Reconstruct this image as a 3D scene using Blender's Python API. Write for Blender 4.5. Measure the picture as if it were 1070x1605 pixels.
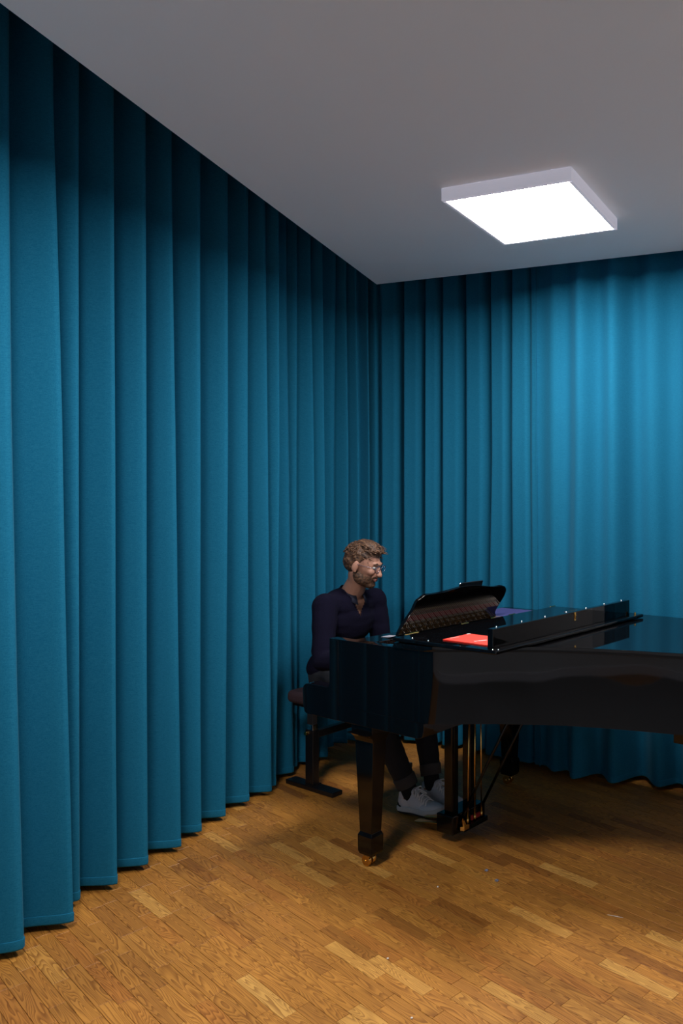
import bpy, bmesh, math, random
from math import sin, cos, pi, radians, tan, atan2, sqrt
from mathutils import Vector, Matrix, noise

random.seed(7)
SC = bpy.context.scene
for o in list(bpy.data.objects):
    bpy.data.objects.remove(o, do_unlink=True)

# ------------------------------------------------------------------ camera
F, HY, CX, EYE = 1195.0, 792.0, 906.0, 1.60      # focal length in px, horizon row, principal column, eye height
W_, H_ = 1070.0, 1605.0
cam_d = bpy.data.cameras.new('camera')
cam = bpy.data.objects.new('camera', cam_d)
SC.collection.objects.link(cam)
cam.location = (0, 0, EYE)
cam.rotation_euler = (pi / 2, 0, 0)
cam_d.sensor_fit = 'VERTICAL'
cam_d.sensor_height = 36.0
cam_d.lens = F / H_ * 36.0
cam_d.shift_x = (W_ / 2 - CX) / H_
cam_d.shift_y = (HY - H_ / 2) / H_
cam_d.clip_start = 0.05
SC.camera = cam

# ------------------------------------------------------------------ world, exposure
wd = bpy.data.worlds.new('world'); SC.world = wd
wd.use_nodes = True
wd.node_tree.nodes['Background'].inputs[0].default_value = (0.5, 0.55, 0.6, 1)
wd.node_tree.nodes['Background'].inputs[1].default_value = 0.0
SC.view_settings.view_transform = 'Standard'
SC.view_settings.look = 'None'
SC.view_settings.gamma = 1
SC.view_settings.use_curve_mapping = False
SC.view_settings.exposure = 0.0
LAMP = 54.0            # emission of the lit ceiling panels
LAMP2 = 46.0
CEIL = 2.967

# ------------------------------------------------------------------ node helpers
def mat(name):
    m = bpy.data.materials.new(name); m.use_nodes = True
    return m, m.node_tree.nodes, m.node_tree.links, m.node_tree.nodes['Principled BSDF']

def simple(name, col, rough=0.5, metal=0.0, spec=0.5, bump=None, emis=None, coat=0.0):
    m, n, l, b = mat(name)
    b.inputs['Base Color'].default_value = (*col, 1)
    b.inputs['Roughness'].default_value = rough
    b.inputs['Metallic'].default_value = metal
    b.inputs['Specular IOR Level'].default_value = spec
    b.inputs['Coat Weight'].default_value = coat
    tc = n.new('ShaderNodeTexCoord')
    sc_, st = bump if bump else (60, 0.02)
    nz = n.new('ShaderNodeTexNoise'); nz.inputs['Scale'].default_value = sc_; nz.inputs['Detail'].default_value = 4
    l.new(tc.outputs['Object'], nz.inputs['Vector'])
    if bump:
        bp = n.new('ShaderNodeBump'); bp.inputs['Strength'].default_value = st; bp.inputs['Distance'].default_value = 0.01
        l.new(nz.outputs['Fac'], bp.inputs['Height']); l.new(bp.outputs['Normal'], b.inputs['Normal'])
    else:
        mr = n.new('ShaderNodeMapRange')
        mr.inputs['To Min'].default_value = rough * 0.9; mr.inputs['To Max'].default_value = min(1, rough * 1.1)
        l.new(nz.outputs['Fac'], mr.inputs['Value']); l.new(mr.outputs['Result'], b.inputs['Roughness'])
    if emis:
        b.inputs['Emission Color'].default_value = (*emis[0], 1)
        b.inputs['Emission Strength'].default_value = emis[1]
    return m

M = {}
M['black'] = simple('black_lacquer', (0.002, 0.002, 0.0024), 0.035, spec=0.36)
M['blackleg'] = simple('black_leg_lacquer', (0.003, 0.0026, 0.0025), 0.10, spec=0.33)
M['satin'] = simple('black_satin_metal', (0.006, 0.006, 0.007), 0.35)
M['matteblack'] = simple('matte_black', (0.008, 0.008, 0.009), 0.7)
M['brass'] = simple('polished_brass', (0.75, 0.47, 0.14), 0.22, 1.0)
M['chrome'] = simple('chrome', (0.8, 0.8, 0.82), 0.12, 1.0)
M['plate'] = simple('bronze_plate', (0.36, 0.18, 0.045), 0.3, 0.7)
M['string'] = simple('steel_string', (0.7, 0.66, 0.6), 0.3, 1.0)
M['felt_red'] = simple('red_felt', (0.3, 0.015, 0.02), 0.95)
M['wood_in'] = simple('spruce_soundboard', (0.25, 0.13, 0.05), 0.5)
M['ivory'] = simple('white_key_plastic', (0.7, 0.69, 0.64), 0.2)
M['white_metal'] = simple('white_painted_frame', (0.86, 0.84, 0.90), 0.45)
M['glow_frame'] = simple('white_frame_added_glow', (0.86, 0.84, 0.90), 0.45, emis=((0.86, 0.84, 1.0), 0.22))  # white lamp frame; its added glow stands in for bloom from the diffuser
M['paint_wall'] = simple('wall_paint', (0.76, 0.76, 0.78), 0.8, bump=(180, 0.05))
M['seat_fab'] = simple('seat_cloth', (0.045, 0.022, 0.028), 0.9, bump=(300, 0.3))
M['skin'] = simple('skin', (0.42, 0.21, 0.14), 0.5, bump=(120, 0.08))
M['lip'] = simple('lip', (0.33, 0.12, 0.1), 0.5)
M['eye'] = simple('eye_white', (0.6, 0.58, 0.55), 0.2)
M['iris'] = simple('iris', (0.03, 0.04, 0.05), 0.2)
M['sweater'] = simple('navy_knit', (0.0042, 0.0036, 0.0135), 0.95, spec=0.15, bump=(350, 0.4))
M['shirt'] = simple('dark_shirt', (0.01, 0.012, 0.03), 0.8)
M['jeans'] = simple('black_denim', (0.008, 0.009, 0.013), 0.9, bump=(400, 0.3))
M['cuff'] = simple('turned_up_denim', (0.05, 0.045, 0.045), 0.9, bump=(400, 0.3))
M['sock'] = simple('black_sock', (0.006, 0.006, 0.007), 0.95)
M['leather'] = simple('white_leather', (0.66, 0.66, 0.70), 0.45, bump=(90, 0.06))
M['rubber'] = simple('white_rubber', (0.62, 0.60, 0.60), 0.6)
M['outsole'] = simple('dark_outsole', (0.02, 0.02, 0.02), 0.8)
M['lace'] = simple('white_lace', (0.78, 0.76, 0.76), 0.8)
M['purple'] = simple('violet_book_cover', (0.05, 0.045, 0.16), 0.45)
M['purple2'] = simple('slate_book_cover', (0.12, 0.11, 0.22), 0.5)
M['paper'] = simple('paper', (0.62, 0.62, 0.66), 0.8)
M['greypaper'] = simple('grey_paper', (0.22, 0.22, 0.26), 0.8)
M['red'] = simple('red_cover', (0.86, 0.055, 0.03), 0.5)
M['print'] = simple('white_print', (0.85, 0.8, 0.78), 0.6)
M['screen'] = simple('tablet_glass', (0.004, 0.004, 0.005), 0.08)
M['lint'] = simple('grey_lint', (0.2, 0.22, 0.3), 0.95)
M['crumb'] = simple('pale_crumb', (0.75, 0.72, 0.65), 0.7)
M['glass'] = simple('spectacle_frame', (0.25, 0.27, 0.36), 0.25, 0.8)

def lens_mat():
    m, n, l, b = mat('spectacle_lens')
    b.inputs['Base Color'].default_value = (0.9, 0.93, 1, 1)
    b.inputs['Roughness'].default_value = 0.02
    b.inputs['Transmission Weight'].default_value = 1.0
    b.inputs['IOR'].default_value = 1.1
    return m
M['lens'] = lens_mat()

def hair_mat():
    m, n, l, b = mat('brown_hair')
    tc = n.new('ShaderNodeTexCoord'); nz = n.new('ShaderNodeTexNoise')
    nz.inputs['Scale'].default_value = 90; nz.inputs['Detail'].default_value = 4
    mp = n.new('ShaderNodeMapping'); mp.inputs['Scale'].default_value = (0.35, 1.3, 1)
    l.new(tc.outputs['Object'], mp.inputs['Vector']); l.new(mp.outputs['Vector'], nz.inputs['Vector'])
    cr = n.new('ShaderNodeValToRGB')
    cr.color_ramp.elements[0].position = 0.35; cr.color_ramp.elements[0].color = (0.03, 0.014, 0.008, 1)
    cr.color_ramp.elements[1].position = 0.7; cr.color_ramp.elements[1].color = (0.2, 0.1, 0.05, 1)
    l.new(nz.outputs['Fac'], cr.inputs['Fac']); l.new(cr.outputs['Color'], b.inputs['Base Color'])
    b.inputs['Roughness'].default_value = 0.6
    bp = n.new('ShaderNodeBump'); bp.inputs['Strength'].default_value = 0.6; bp.inputs['Distance'].default_value = 0.004
    l.new(nz.outputs['Fac'], bp.inputs['Height']); l.new(bp.outputs['Normal'], b.inputs['Normal'])
    return m
M['hair'] = hair_mat()

def fabric_mat():
    m, n, l, b = mat('teal_wool_curtain')
    tc = n.new('ShaderNodeTexCoord')
    n1 = n.new('ShaderNodeTexNoise'); n1.inputs['Scale'].default_value = 260; n1.inputs['Detail'].default_value = 3
    l.new(tc.outputs['Object'], n1.inputs['Vector'])
    mp = n.new('ShaderNodeMapping'); mp.inputs['Scale'].default_value = (60, 60, 700)
    l.new(tc.outputs['Object'], mp.inputs['Vector'])
    n2 = n.new('ShaderNodeTexNoise'); n2.inputs['Scale'].default_value = 1.0; n2.inputs['Detail'].default_value = 2
    l.new(mp.outputs['Vector'], n2.inputs['Vector'])
    mx = n.new('ShaderNodeMath'); mx.operation = 'ADD'
    l.new(n1.outputs['Fac'], mx.inputs[0]); l.new(n2.outputs['Fac'], mx.inputs[1])
    cr = n.new('ShaderNodeValToRGB')
    cr.color_ramp.elements[0].position = 0.30; cr.color_ramp.elements[0].color = (0.001, 0.102, 0.196, 1)
    cr.color_ramp.elements[1].position = 0.72; cr.color_ramp.elements[1].color = (0.014, 0.162, 0.274, 1)
    mr = n.new('ShaderNodeMath'); mr.operation = 'MULTIPLY'; mr.inputs[1].default_value = 0.5
    l.new(mx.outputs[0], mr.inputs[0]); l.new(mr.outputs[0], cr.inputs['Fac'])
    l.new(cr.outputs['Color'], b.inputs['Base Color'])
    b.inputs['Roughness'].default_value = 0.9
    b.inputs['Specular IOR Level'].default_value = 0.15
    b.inputs['Sheen Weight'].default_value = 0.12
    b.inputs['Sheen Roughness'].default_value = 0.4
    b.inputs['Sheen Tint'].default_value = (0.3, 0.7, 0.85, 1)
    bp = n.new('ShaderNodeBump'); bp.inputs['Strength'].default_value = 0.12; bp.inputs['Distance'].default_value = 0.002
    l.new(mx.outputs[0], bp.inputs['Height']); l.new(bp.outputs['Normal'], b.inputs['Normal'])
    return m
M['fabric'] = fabric_mat()

def ceiling_mat():
    m, n, l, b = mat('ceiling_paint')
    b.inputs['Base Color'].default_value = (0.89, 0.90, 0.90, 1)
    b.inputs['Roughness'].default_value = 0.55
    b.inputs['Specular IOR Level'].default_value = 0.3
    tc = n.new('ShaderNodeTexCoord'); nz = n.new('ShaderNodeTexNoise')
    nz.inputs['Scale'].default_value = 1.6; nz.inputs['Detail'].default_value = 2
    l.new(tc.outputs['Object'], nz.inputs['Vector'])
    mr = n.new('ShaderNodeMapRange'); mr.inputs['To Min'].default_value = 0.5; mr.inputs['To Max'].default_value = 0.62
    l.new(nz.outputs['Fac'], mr.inputs['Value']); l.new(mr.outputs['Result'], b.inputs['Roughness'])
    return m
M['ceiling'] = ceiling_mat()

def oak_mat(name, attr):
    """oak strip; attr False: random and coordinates per object, True: from mesh attributes"""
    m, n, l, b = mat(name)
    if attr:
        a = n.new('ShaderNodeAttribute'); a.attribute_name = 'plank'
        sx = n.new('ShaderNodeSeparateXYZ'); l.new(a.outputs['Vector'], sx.inputs[0])
        rnd = sx.outputs['Z']
        cxy = n.new('ShaderNodeCombineXYZ'); l.new(sx.outputs['X'], cxy.inputs[0]); l.new(sx.outputs['Y'], cxy.inputs[1])
        vec = cxy.outputs[0]
    else:
        oi = n.new('ShaderNodeObjectInfo'); rnd = oi.outputs['Random']
        tc = n.new('ShaderNodeTexCoord'); vec = tc.outputs['Object']
        a2 = n.new('ShaderNodeAttribute'); a2.attribute_type = 'OBJECT'; a2.attribute_name = 'tone'
    mul = n.new('ShaderNodeVectorMath'); mul.operation = 'SCALE'; mul.inputs[0].default_value = (31.7, 17.3, 11.1)
    l.new(rnd, mul.inputs['Scale'])
    add = n.new('ShaderNodeVectorMath'); add.operation = 'ADD'
    l.new(vec, add.inputs[0]); l.new(mul.outputs[0], add.inputs[1])
    mp = n.new('ShaderNodeMapping'); mp.inputs['Scale'].default_value = (0.8, 8, 1)
    l.new(add.outputs[0], mp.inputs['Vector'])
    n1 = n.new('ShaderNodeTexNoise'); n1.inputs['Scale'].default_value = 3.0; n1.inputs['Detail'].default_value = 1.2; n1.inputs['Distortion'].default_value = 0.25
    l.new(mp.outputs['Vector'], n1.inputs['Vector'])
    # cathedral rings: contour bands of the stretched noise
    rm = n.new('ShaderNodeMath'); rm.operation = 'MULTIPLY'; rm.inputs[1].default_value = 20
    l.new(n1.outputs['Fac'], rm.inputs[0])
    fr = n.new('ShaderNodeMath'); fr.operation = 'FRACT'; l.new(rm.outputs[0], fr.inputs[0])
    mp2 = n.new('ShaderNodeMapping'); mp2.inputs['Scale'].default_value = (14, 420, 1)
    l.new(add.outputs[0], mp2.inputs['Vector'])
    n2 = n.new('ShaderNodeTexNoise'); n2.inputs['Scale'].default_value = 1; n2.inputs['Detail'].default_value = 3
    l.new(mp2.outputs['Vector'], n2.inputs['Vector'])
    mx = n.new('ShaderNodeMix'); mx.data_type = 'FLOAT'; mx.inputs[0].default_value = 0.42
    l.new(fr.outputs[0], mx.inputs[2]); l.new(n2.outputs['Fac'], mx.inputs[3])
    base = n.new('ShaderNodeValToRGB')
    cr = base.color_ramp; cr.interpolation = 'LINEAR'
    cols = [(0.0, (0.27, 0.105, 0.018)), (0.15, (0.36, 0.155, 0.028)), (0.35, (0.42, 0.185, 0.032)),
            (0.55, (0.48, 0.215, 0.038)), (0.72, (0.40, 0.158, 0.028)), (0.85, (0.50, 0.240, 0.046)), (1.0, (0.62, 0.34, 0.085))]
    cr.elements[0].position = 0; cr.elements[0].color = (*cols[0][1], 1)
    cr.elements[1].position = 1; cr.elements[1].color = (*cols[-1][1], 1)
    for p, c in cols[1:-1]:
        e = cr.elements.new(p); e.color = (*c, 1)
    if attr:
        l.new(rnd, base.inputs['Fac'])
    else:
        l.new(a2.outputs['Fac'], base.inputs['Fac'])
    dark = n.new('ShaderNodeMix'); dark.data_type = 'RGBA'; dark.blend_type = 'MULTIPLY'
    ramp2 = n.new('ShaderNodeValToRGB')
    ramp2.color_ramp.elements[0].position = 0.25; ramp2.color_ramp.elements[0].color = (0.50, 0.38, 0.27, 1)
    ramp2.color_ramp.elements[1].position = 0.62; ramp2.color_ramp.elements[1].color = (1.16, 1.14, 1.1, 1)
    l.new(mx.outputs[0], ramp2.inputs['Fac'])
    dark.inputs[0].default_value = 0.8
    l.new(base.outputs['Color'], dark.inputs[6]); l.new(ramp2.outputs['Color'], dark.inputs[7])
    # worn patches and small knots
    n3 = n.new('ShaderNodeTexNoise'); n3.inputs['Scale'].default_value = 2.2; n3.inputs['Detail'].default_value = 5
    geo = n.new('ShaderNodeNewGeometry'); l.new(geo.outputs['Position'], n3.inputs['Vector'])
    r3 = n.new('ShaderNodeMapRange'); r3.inputs['From Min'].default_value = 0.3; r3.inputs['From Max'].default_value = 0.7
    r3.inputs['To Min'].default_value = 0.82; r3.inputs['To Max'].default_value = 1.1
    l.new(n3.outputs['Fac'], r3.inputs['Value'])
    d2 = n.new('ShaderNodeVectorMath'); d2.operation = 'SCALE'
    l.new(dark.outputs[2], d2.inputs[0]); l.new(r3.outputs['Result'], d2.inputs['Scale'])
    l.new(d2.outputs[0], b.inputs['Base Color'])
    b.inputs['Roughness'].default_value = 0.42
    r4 = n.new('ShaderNodeMapRange'); r4.inputs['To Min'].default_value = 0.34; r4.inputs['To Max'].default_value = 0.55
    l.new(n3.outputs['Fac'], r4.inputs['Value']); l.new(r4.outputs['Result'], b.inputs['Roughness'])
    bp = n.new('ShaderNodeBump'); bp.inputs['Strength'].default_value = 0.15; bp.inputs['Distance'].default_value = 0.001
    l.new(mx.outputs[0], bp.inputs['Height']); l.new(bp.outputs['Normal'], b.inputs['Normal'])
    return m
M['oak'] = oak_mat('oak_strip', False)
M['oak_far'] = oak_mat('oak_strip_joined', True)
M['slot'] = simple('shade_slot_plaster', (0.12, 0.12, 0.12), 0.9)  # colour darkened to keep bounced light off the curtain tops
M['added_mat'] = simple('added_mat_pile', (0.20, 0.20, 0.205), 0.95, bump=(400, 0.5))
M['added_mat_edge'] = simple('added_mat_binding', (0.25, 0.25, 0.26), 0.9)
M['gap'] = simple('dark_joint', (0.05, 0.022, 0.008), 0.9)

# ------------------------------------------------------------------ object helpers
def link(name, me, m=None, parent=None):
    o = bpy.data.objects.new(name, me); SC.collection.objects.link(o)
    if m is not None and me is not None and len(me.materials) == 0:
        me.materials.append(m)
    if parent is not None: o.parent = parent
    return o
def obj(name, bm, m, parent=None, smooth=False, bevel=0, seg=2, ang=30):
    bmesh.ops.recalc_face_normals(bm, faces=bm.faces)
    me = bpy.data.meshes.new(name); bm.to_mesh(me); bm.free()
    if smooth:
        for p in me.polygons: p.use_smooth = True
    o = link(name, me, m, parent)
    if bevel:
        b = o.modifiers.new('bevel', 'BEVEL'); b.width = bevel; b.segments = seg
        b.limit_method = 'ANGLE'; b.angle_limit = radians(ang)
        b.harden_normals = False
    return o
def empty(name, loc=(0, 0, 0), rz=0):
    o = bpy.data.objects.new(name, None); SC.collection.objects.link(o)
    o.location = loc; o.rotation_euler = (0, 0, rz); o.empty_display_size = 0.1
    return o
def tag(o, label=None, cat=None, group=None, kind=None):
    if label: o['label'] = label
    if cat: o['category'] = cat
    if group: o['group'] = group
    if kind: o['kind'] = kind
    return o
def box(bm, x0, x1, y0, y1, z0, z1, mtx=None):
    v = [bm.verts.new((x, y, z)) for z in (z0, z1) for x, y in ((x0, y0), (x1, y0), (x1, y1), (x0, y1))]
    for f in ((0, 3, 2, 1), (4, 5, 6, 7), (0, 1, 5, 4), (1, 2, 6, 5), (2, 3, 7, 6), (3, 0, 4, 7)):
        bm.faces.new([v[i] for i in f])
    if mtx: bmesh.ops.transform(bm, matrix=mtx, verts=v)
    return v
def prism(bm, pts, z0, z1):
    a = [bm.verts.new((x, y, z0)) for x, y in pts]; b = [bm.verts.new((x, y, z1)) for x, y in pts]
    bm.faces.new(list(reversed(a))); bm.faces.new(b)
    n = len(pts)
    for i in range(n): bm.faces.new((a[i], a[(i + 1) % n], b[(i + 1) % n], b[i]))
    return a + b
def profile_y(bm, pts, y0, y1):
    """extrude an (x,z) outline along y"""
    a = [bm.verts.new((x, y0, z)) for x, z in pts]; b = [bm.verts.new((x, y1, z)) for x, z in pts]
    bm.faces.new(a); bm.faces.new(list(reversed(b)))
    n = len(pts)
    for i in range(n): bm.faces.new((a[i], b[i], b[(i + 1) % n], a[(i + 1) % n]))
def loft(bm, rings, cap=True):
    R = [[bm.verts.new(p) for p in r] for r in rings]
    n = len(R[0])
    for a, b in zip(R, R[1:]):
        for i in range(n): bm.faces.new((a[i], a[(i + 1) % n], b[(i + 1) % n], b[i]))
    if cap:
        bm.faces.new(list(reversed(R[0]))); bm.faces.new(R[-1])
def tube(bm, pts, r, n=8, cap=True):
    pts = [Vector(p) for p in pts]
    rs = r if isinstance(r, (list, tuple)) else [r] * len(pts)
    rings = []; up = None
    for i, p in enumerate(pts):
        t = (pts[min(i + 1, len(pts) - 1)] - pts[max(i - 1, 0)]).normalized()
        if up is None: up = Vector((0, 0, 1)) if abs(t.z) < 0.9 else Vector((1, 0, 0))
        u = t.cross(up)
        if u.length < 1e-5: u = t.cross(Vector((1, 0.3, 0)))
        u.normalize(); w = t.cross(u).normalized(); up = u.cross(t) if False else up
        rings.append([p + (u * cos(2 * pi * k / n) + w * sin(2 * pi * k / n)) * rs[i] for k in range(n)])
    loft(bm, rings, cap)
def blob(bm, c, r, rot=None, seg=16):
    mt = Matrix.Translation(Vector(c)) @ (rot.to_4x4() if rot else Matrix.Identity(4)) @ Matrix.Diagonal((*r, 1))
    bmesh.ops.create_uvsphere(bm, u_segments=seg, v_segments=max(8, seg * 3 // 4), radius=1, matrix=mt)
def limb(bm, p0, p1, r0, r1, n=14):
    p0, p1 = Vector(p0), Vector(p1)
    pts, rs = [], []
    d = (p1 - p0).normalized()
    for k in range(5):
        a = pi / 2 * (1 - k / 4); pts.append(p0 - d * r0 * sin(a)); rs.append(max(r0 * cos(a), r0 * 0.05))
    for k in range(1, 5):
        a = pi / 2 * k / 4
        pts.append(p1 + d * r1 * sin(a)) if k else None; rs.append(max(r1 * cos(a), r1 * 0.05))
    pts.insert(5, p1); rs.insert(5, r1)
    tube(bm, pts, rs, n)
def chain(bm, pts, rs):
    for (a, b, ra, rb) in zip(pts, pts[1:], rs, rs[1:]): limb(bm, a, b, ra, rb)

def bake_remesh(name, bm, voxel, smooth_it, m, parent=None, mtx=None):
    """union of all closed pieces in bm as one continuous smooth surface"""
    bmesh.ops.recalc_face_normals(bm, faces=bm.faces)
    me = bpy.data.meshes.new(name); bm.to_mesh(me); bm.free()
    t = bpy.data.objects.new(name, me); SC.collection.objects.link(t)
    r = t.modifiers.new('r', 'REMESH'); r.mode = 'VOXEL'; r.voxel_size = voxel; r.adaptivity = 0
    s = t.modifiers.new('s', 'SMOOTH'); s.iterations = smooth_it; s.factor = 0.5
    dg = bpy.context.evaluated_depsgraph_get(); dg.update()
    me2 = bpy.data.meshes.new_from_object(t.evaluated_get(dg), depsgraph=dg)
    me2.name = name
    bpy.data.objects.remove(t, do_unlink=True)
    bpy.data.meshes.remove(me)
    for p in me2.polygons: p.use_smooth = True
    me2.materials.clear(); me2.materials.append(m)
    return link(name, me2, None, parent)

def at(px, py, z):
    """point of height z seen at that place of the photograph"""
    Y = F * (EYE - z) / (py - HY)
    return Vector(((px - CX) / F * Y, Y, z))

# ================================================================== ROOM
CORN = Vector((-1.248, 4.72)); LD = Vector((-0.1233, -1.0)); RD = Vector((1.0, -0.348))
WL0, WL1 = (-3.08, -0.62), (-1.80, 5.62)
WB1 = (2.35, 4.16)
# floor base under the boards
bm = bmesh.new(); prism(bm, [(-3.25, -0.75), (2.48, -0.75), (2.48, 4.25), (-1.8, 5.78), (-2.3, 4.9)], -0.12, -0.014)
floor = tag(obj('floor', bm, M['gap']), kind='structure')
def wall(name, a, b, th, z0=-0.1, z1=3.75, m='paint_wall'):
    a, b = Vector(a), Vector(b); d = (b - a).normalized(); nrm = Vector((-d.y, d.x)) * th
    bm = bmesh.new(); prism(bm, [a, b, b + nrm, a + nrm], z0, z1)
    return tag(obj(name, bm, M[m]), kind='structure')
wall('wall_left', WL0, WL1, 0.12)
wall('wall_back', WL1, WB1, 0.12)
wall('wall_right', (2.35, 4.25), (2.35, -0.62), 0.12)
wall('wall_front', (2.35, -0.62), (-3.08, -0.62), 0.12)
bm = bmesh.new(); prism(bm, [(-3.25, -0.75), (2.48, -0.75), (2.48, 4.3), (-1.8, 5.8), (-2.3, 4.9)], 3.65, 3.75)
tag(obj('ceiling', bm, M['slot']), kind='structure')
pl = CORN + LD * 5.33; pr = CORN + RD * 3.59
bm = bmesh.new(); prism(bm, [tuple(CORN), tuple(pl), (2.345, pl.y), (2.345, pr.y)], CEIL, CEIL + 0.10)
tag(obj('ceiling', bm, M['ceiling'], bevel=0.002), kind='structure')
bm = bmesh.new(); box(bm, 2.335, 2.35, -0.60, 3.2, 0, 0.09)
tag(obj('baseboard_right', bm, M['white_metal'], bevel=0.003), kind='structure')
bm = bmesh.new(); box(bm, -2.6, 2.33, -0.62, -0.605, 0, 0.09)
tag(obj('baseboard_front', bm, M['white_metal'], bevel=0.003), kind='structure')

# painted wall that takes over where the back curtain ends, outside the frame on the right
wall('wall_back', (0.90, 3.955), (2.36, 3.447), 0.10, 0.0, CEIL - 0.001)
# ------------------------------------------------------------------ parquet
PD = Vector((0.7707, -0.6372)); PN = Vector((0.6372, 0.7707))     # along / across the strips
PW, PL = 0.0499, 0.303
p0 = at(61.3, 1518.2, 0).to_2d()
N0 = p0.dot(PN)
rowoff = {}
def row_of(p): return math.floor((p.dot(PN) - N0) / PW)
# strips whose ends and tone the photograph shows: left end px, tone, then a point inside it
KNOWN = [((370, 1536), (405, 1560), 0.98), ((223, 1416), (248, 1433), 0.93), ((848, 1355), (890, 1374), 0.97),
         ((950.6, 1501), (1010, 1532), 0.95), ((767, 1513), (800, 1535), 0.70), ((137, 1515), (165, 1540), 0.72),
         ((491, 1363), (520, 1385), 0.90), ((41, 1489), (70, 1510), 0.86), ((580, 1423), (640, 1450), 0.06),
         ((801, 1424), (850, 1448), 0.92), ((495, 1460), (560, 1490), 0.10), ((352, 1265), (375, 1290), 0.85)]
tone_at = {}
for endp, mid, tn in KNOWN:
    e, q = at(*endp, 0).to_2d(), at(*mid, 0).to_2d()
    r = row_of(q)
    rowoff.setdefault(r, e.dot(PD) % PL)
    tone_at[(r, math.floor((q.dot(PD) - rowoff[r]) / PL))] = tn
rng = random.Random(11)
planks = []
poly = [Vector(p) for p in ((-3.06, -0.6), (2.33, -0.6), (2.33, 4.15), (-1.8, 5.6))]
def inside(p):
    c = False
    for i in range(4):
        a, b = poly[i], poly[i - 1]
        if (a.y > p.y) != (b.y > p.y) and p.x < (b.x - a.x) * (p.y - a.y) / (b.y - a.y) + a.x: c = not c
    return c
rmin, rmax = -95, 150
for r in range(rmin, rmax):
    off = rowoff.get(r)
    if off is None: off = rng.random() * PL
    for k in range(-22, 22):
        sc_ = off + (k + 0.5) * PL; n_ = N0 + (r + 0.5) * PW
        c = PD * sc_ + PN * n_
        if not inside(c): continue
        tn = tone_at.get((r, k))
        if tn is None:
            u = rng.random()
            tn = 0.12 + 0.72 * u if rng.random() < 0.93 else rng.choice((0.03, 0.92))
        planks.append((r, k, c, tn))
def seen(c):
    if c.y < 1.9: return None
    px = CX + F * c.x / c.y; py = HY + F * EYE / c.y
    if px < -12 or px > 1082 or py > 1622: return None
    # hidden behind the curtains
    if px < 500 and c.x < -1.93 - 0.2 * (2.72 - c.y): return None
    if c.y > 4.95 - 0.55 * max(0, c.x + 0.9): return None
    return py
vis = sorted([p for p in planks if seen(p[2])], key=lambda p: -seen(p[2]))
near = vis[:300]; nearset = {(p[0], p[1]) for p in near}
def plank_mesh():
    bm = bmesh.new(); g = 0.0005; hx, hy = PL / 2 - g, PW / 2 - g; c = 0.0008
    rings = [[(sx * a, sy * b, z) for sx, sy in ((-1, -1), (1, -1), (1, 1), (-1, 1))]
             for a, b, z in ((hx, hy, -0.0135), (hx, hy, -c), (hx - c, hy - c, 0.0))]
    loft(bm, rings); me = bpy.data.meshes.new('oak_plank'); 
    bmesh.ops.recalc_face_normals(bm, faces=bm.faces); bm.to_mesh(me); bm.free()
    me.materials.append(M['oak']); return me
pm = plank_mesh(); ang = atan2(PD.y, PD.x)
for r, k, c, tn in near:
    o = link('oak_plank', pm, None, floor)
    o.location = (c.x, c.y, rng.uniform(-0.0003, 0.0003)); o.rotation_euler = (0, 0, ang)
    o['tone'] = float(tn)
bm = bmesh.new(); lay = bm.verts.layers.float_vector.new('plank')
for r, k, c, tn in planks:
    if (r, k) in nearset: continue
    g = 0.0005; hx, hy = PL / 2 - g, PW / 2 - g; ch = 0.0008
    R = []
    for a, b, z in ((hx, hy, -0.0135), (hx, hy, -ch), (hx - ch, hy - ch, 0.0)):
        ring = []
        for sx, sy in ((-1, -1), (1, -1), (1, 1), (-1, 1)):
            p = c + PD * sx * a + PN * sy * b
            v = bm.verts.new((p.x, p.y, z)); v[lay] = Vector((sx * a, sy * b, tn)); ring.append(v)
        R.append(ring)
    for a, b in zip(R, R[1:]):
        for i in range(4): bm.faces.new((a[i], a[(i + 1) % 4], b[(i + 1) % 4], b[i]))
    bm.faces.new(R[-1])
tag(obj('oak_planks', bm, M['oak_far'], floor), kind='stuff')

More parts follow.
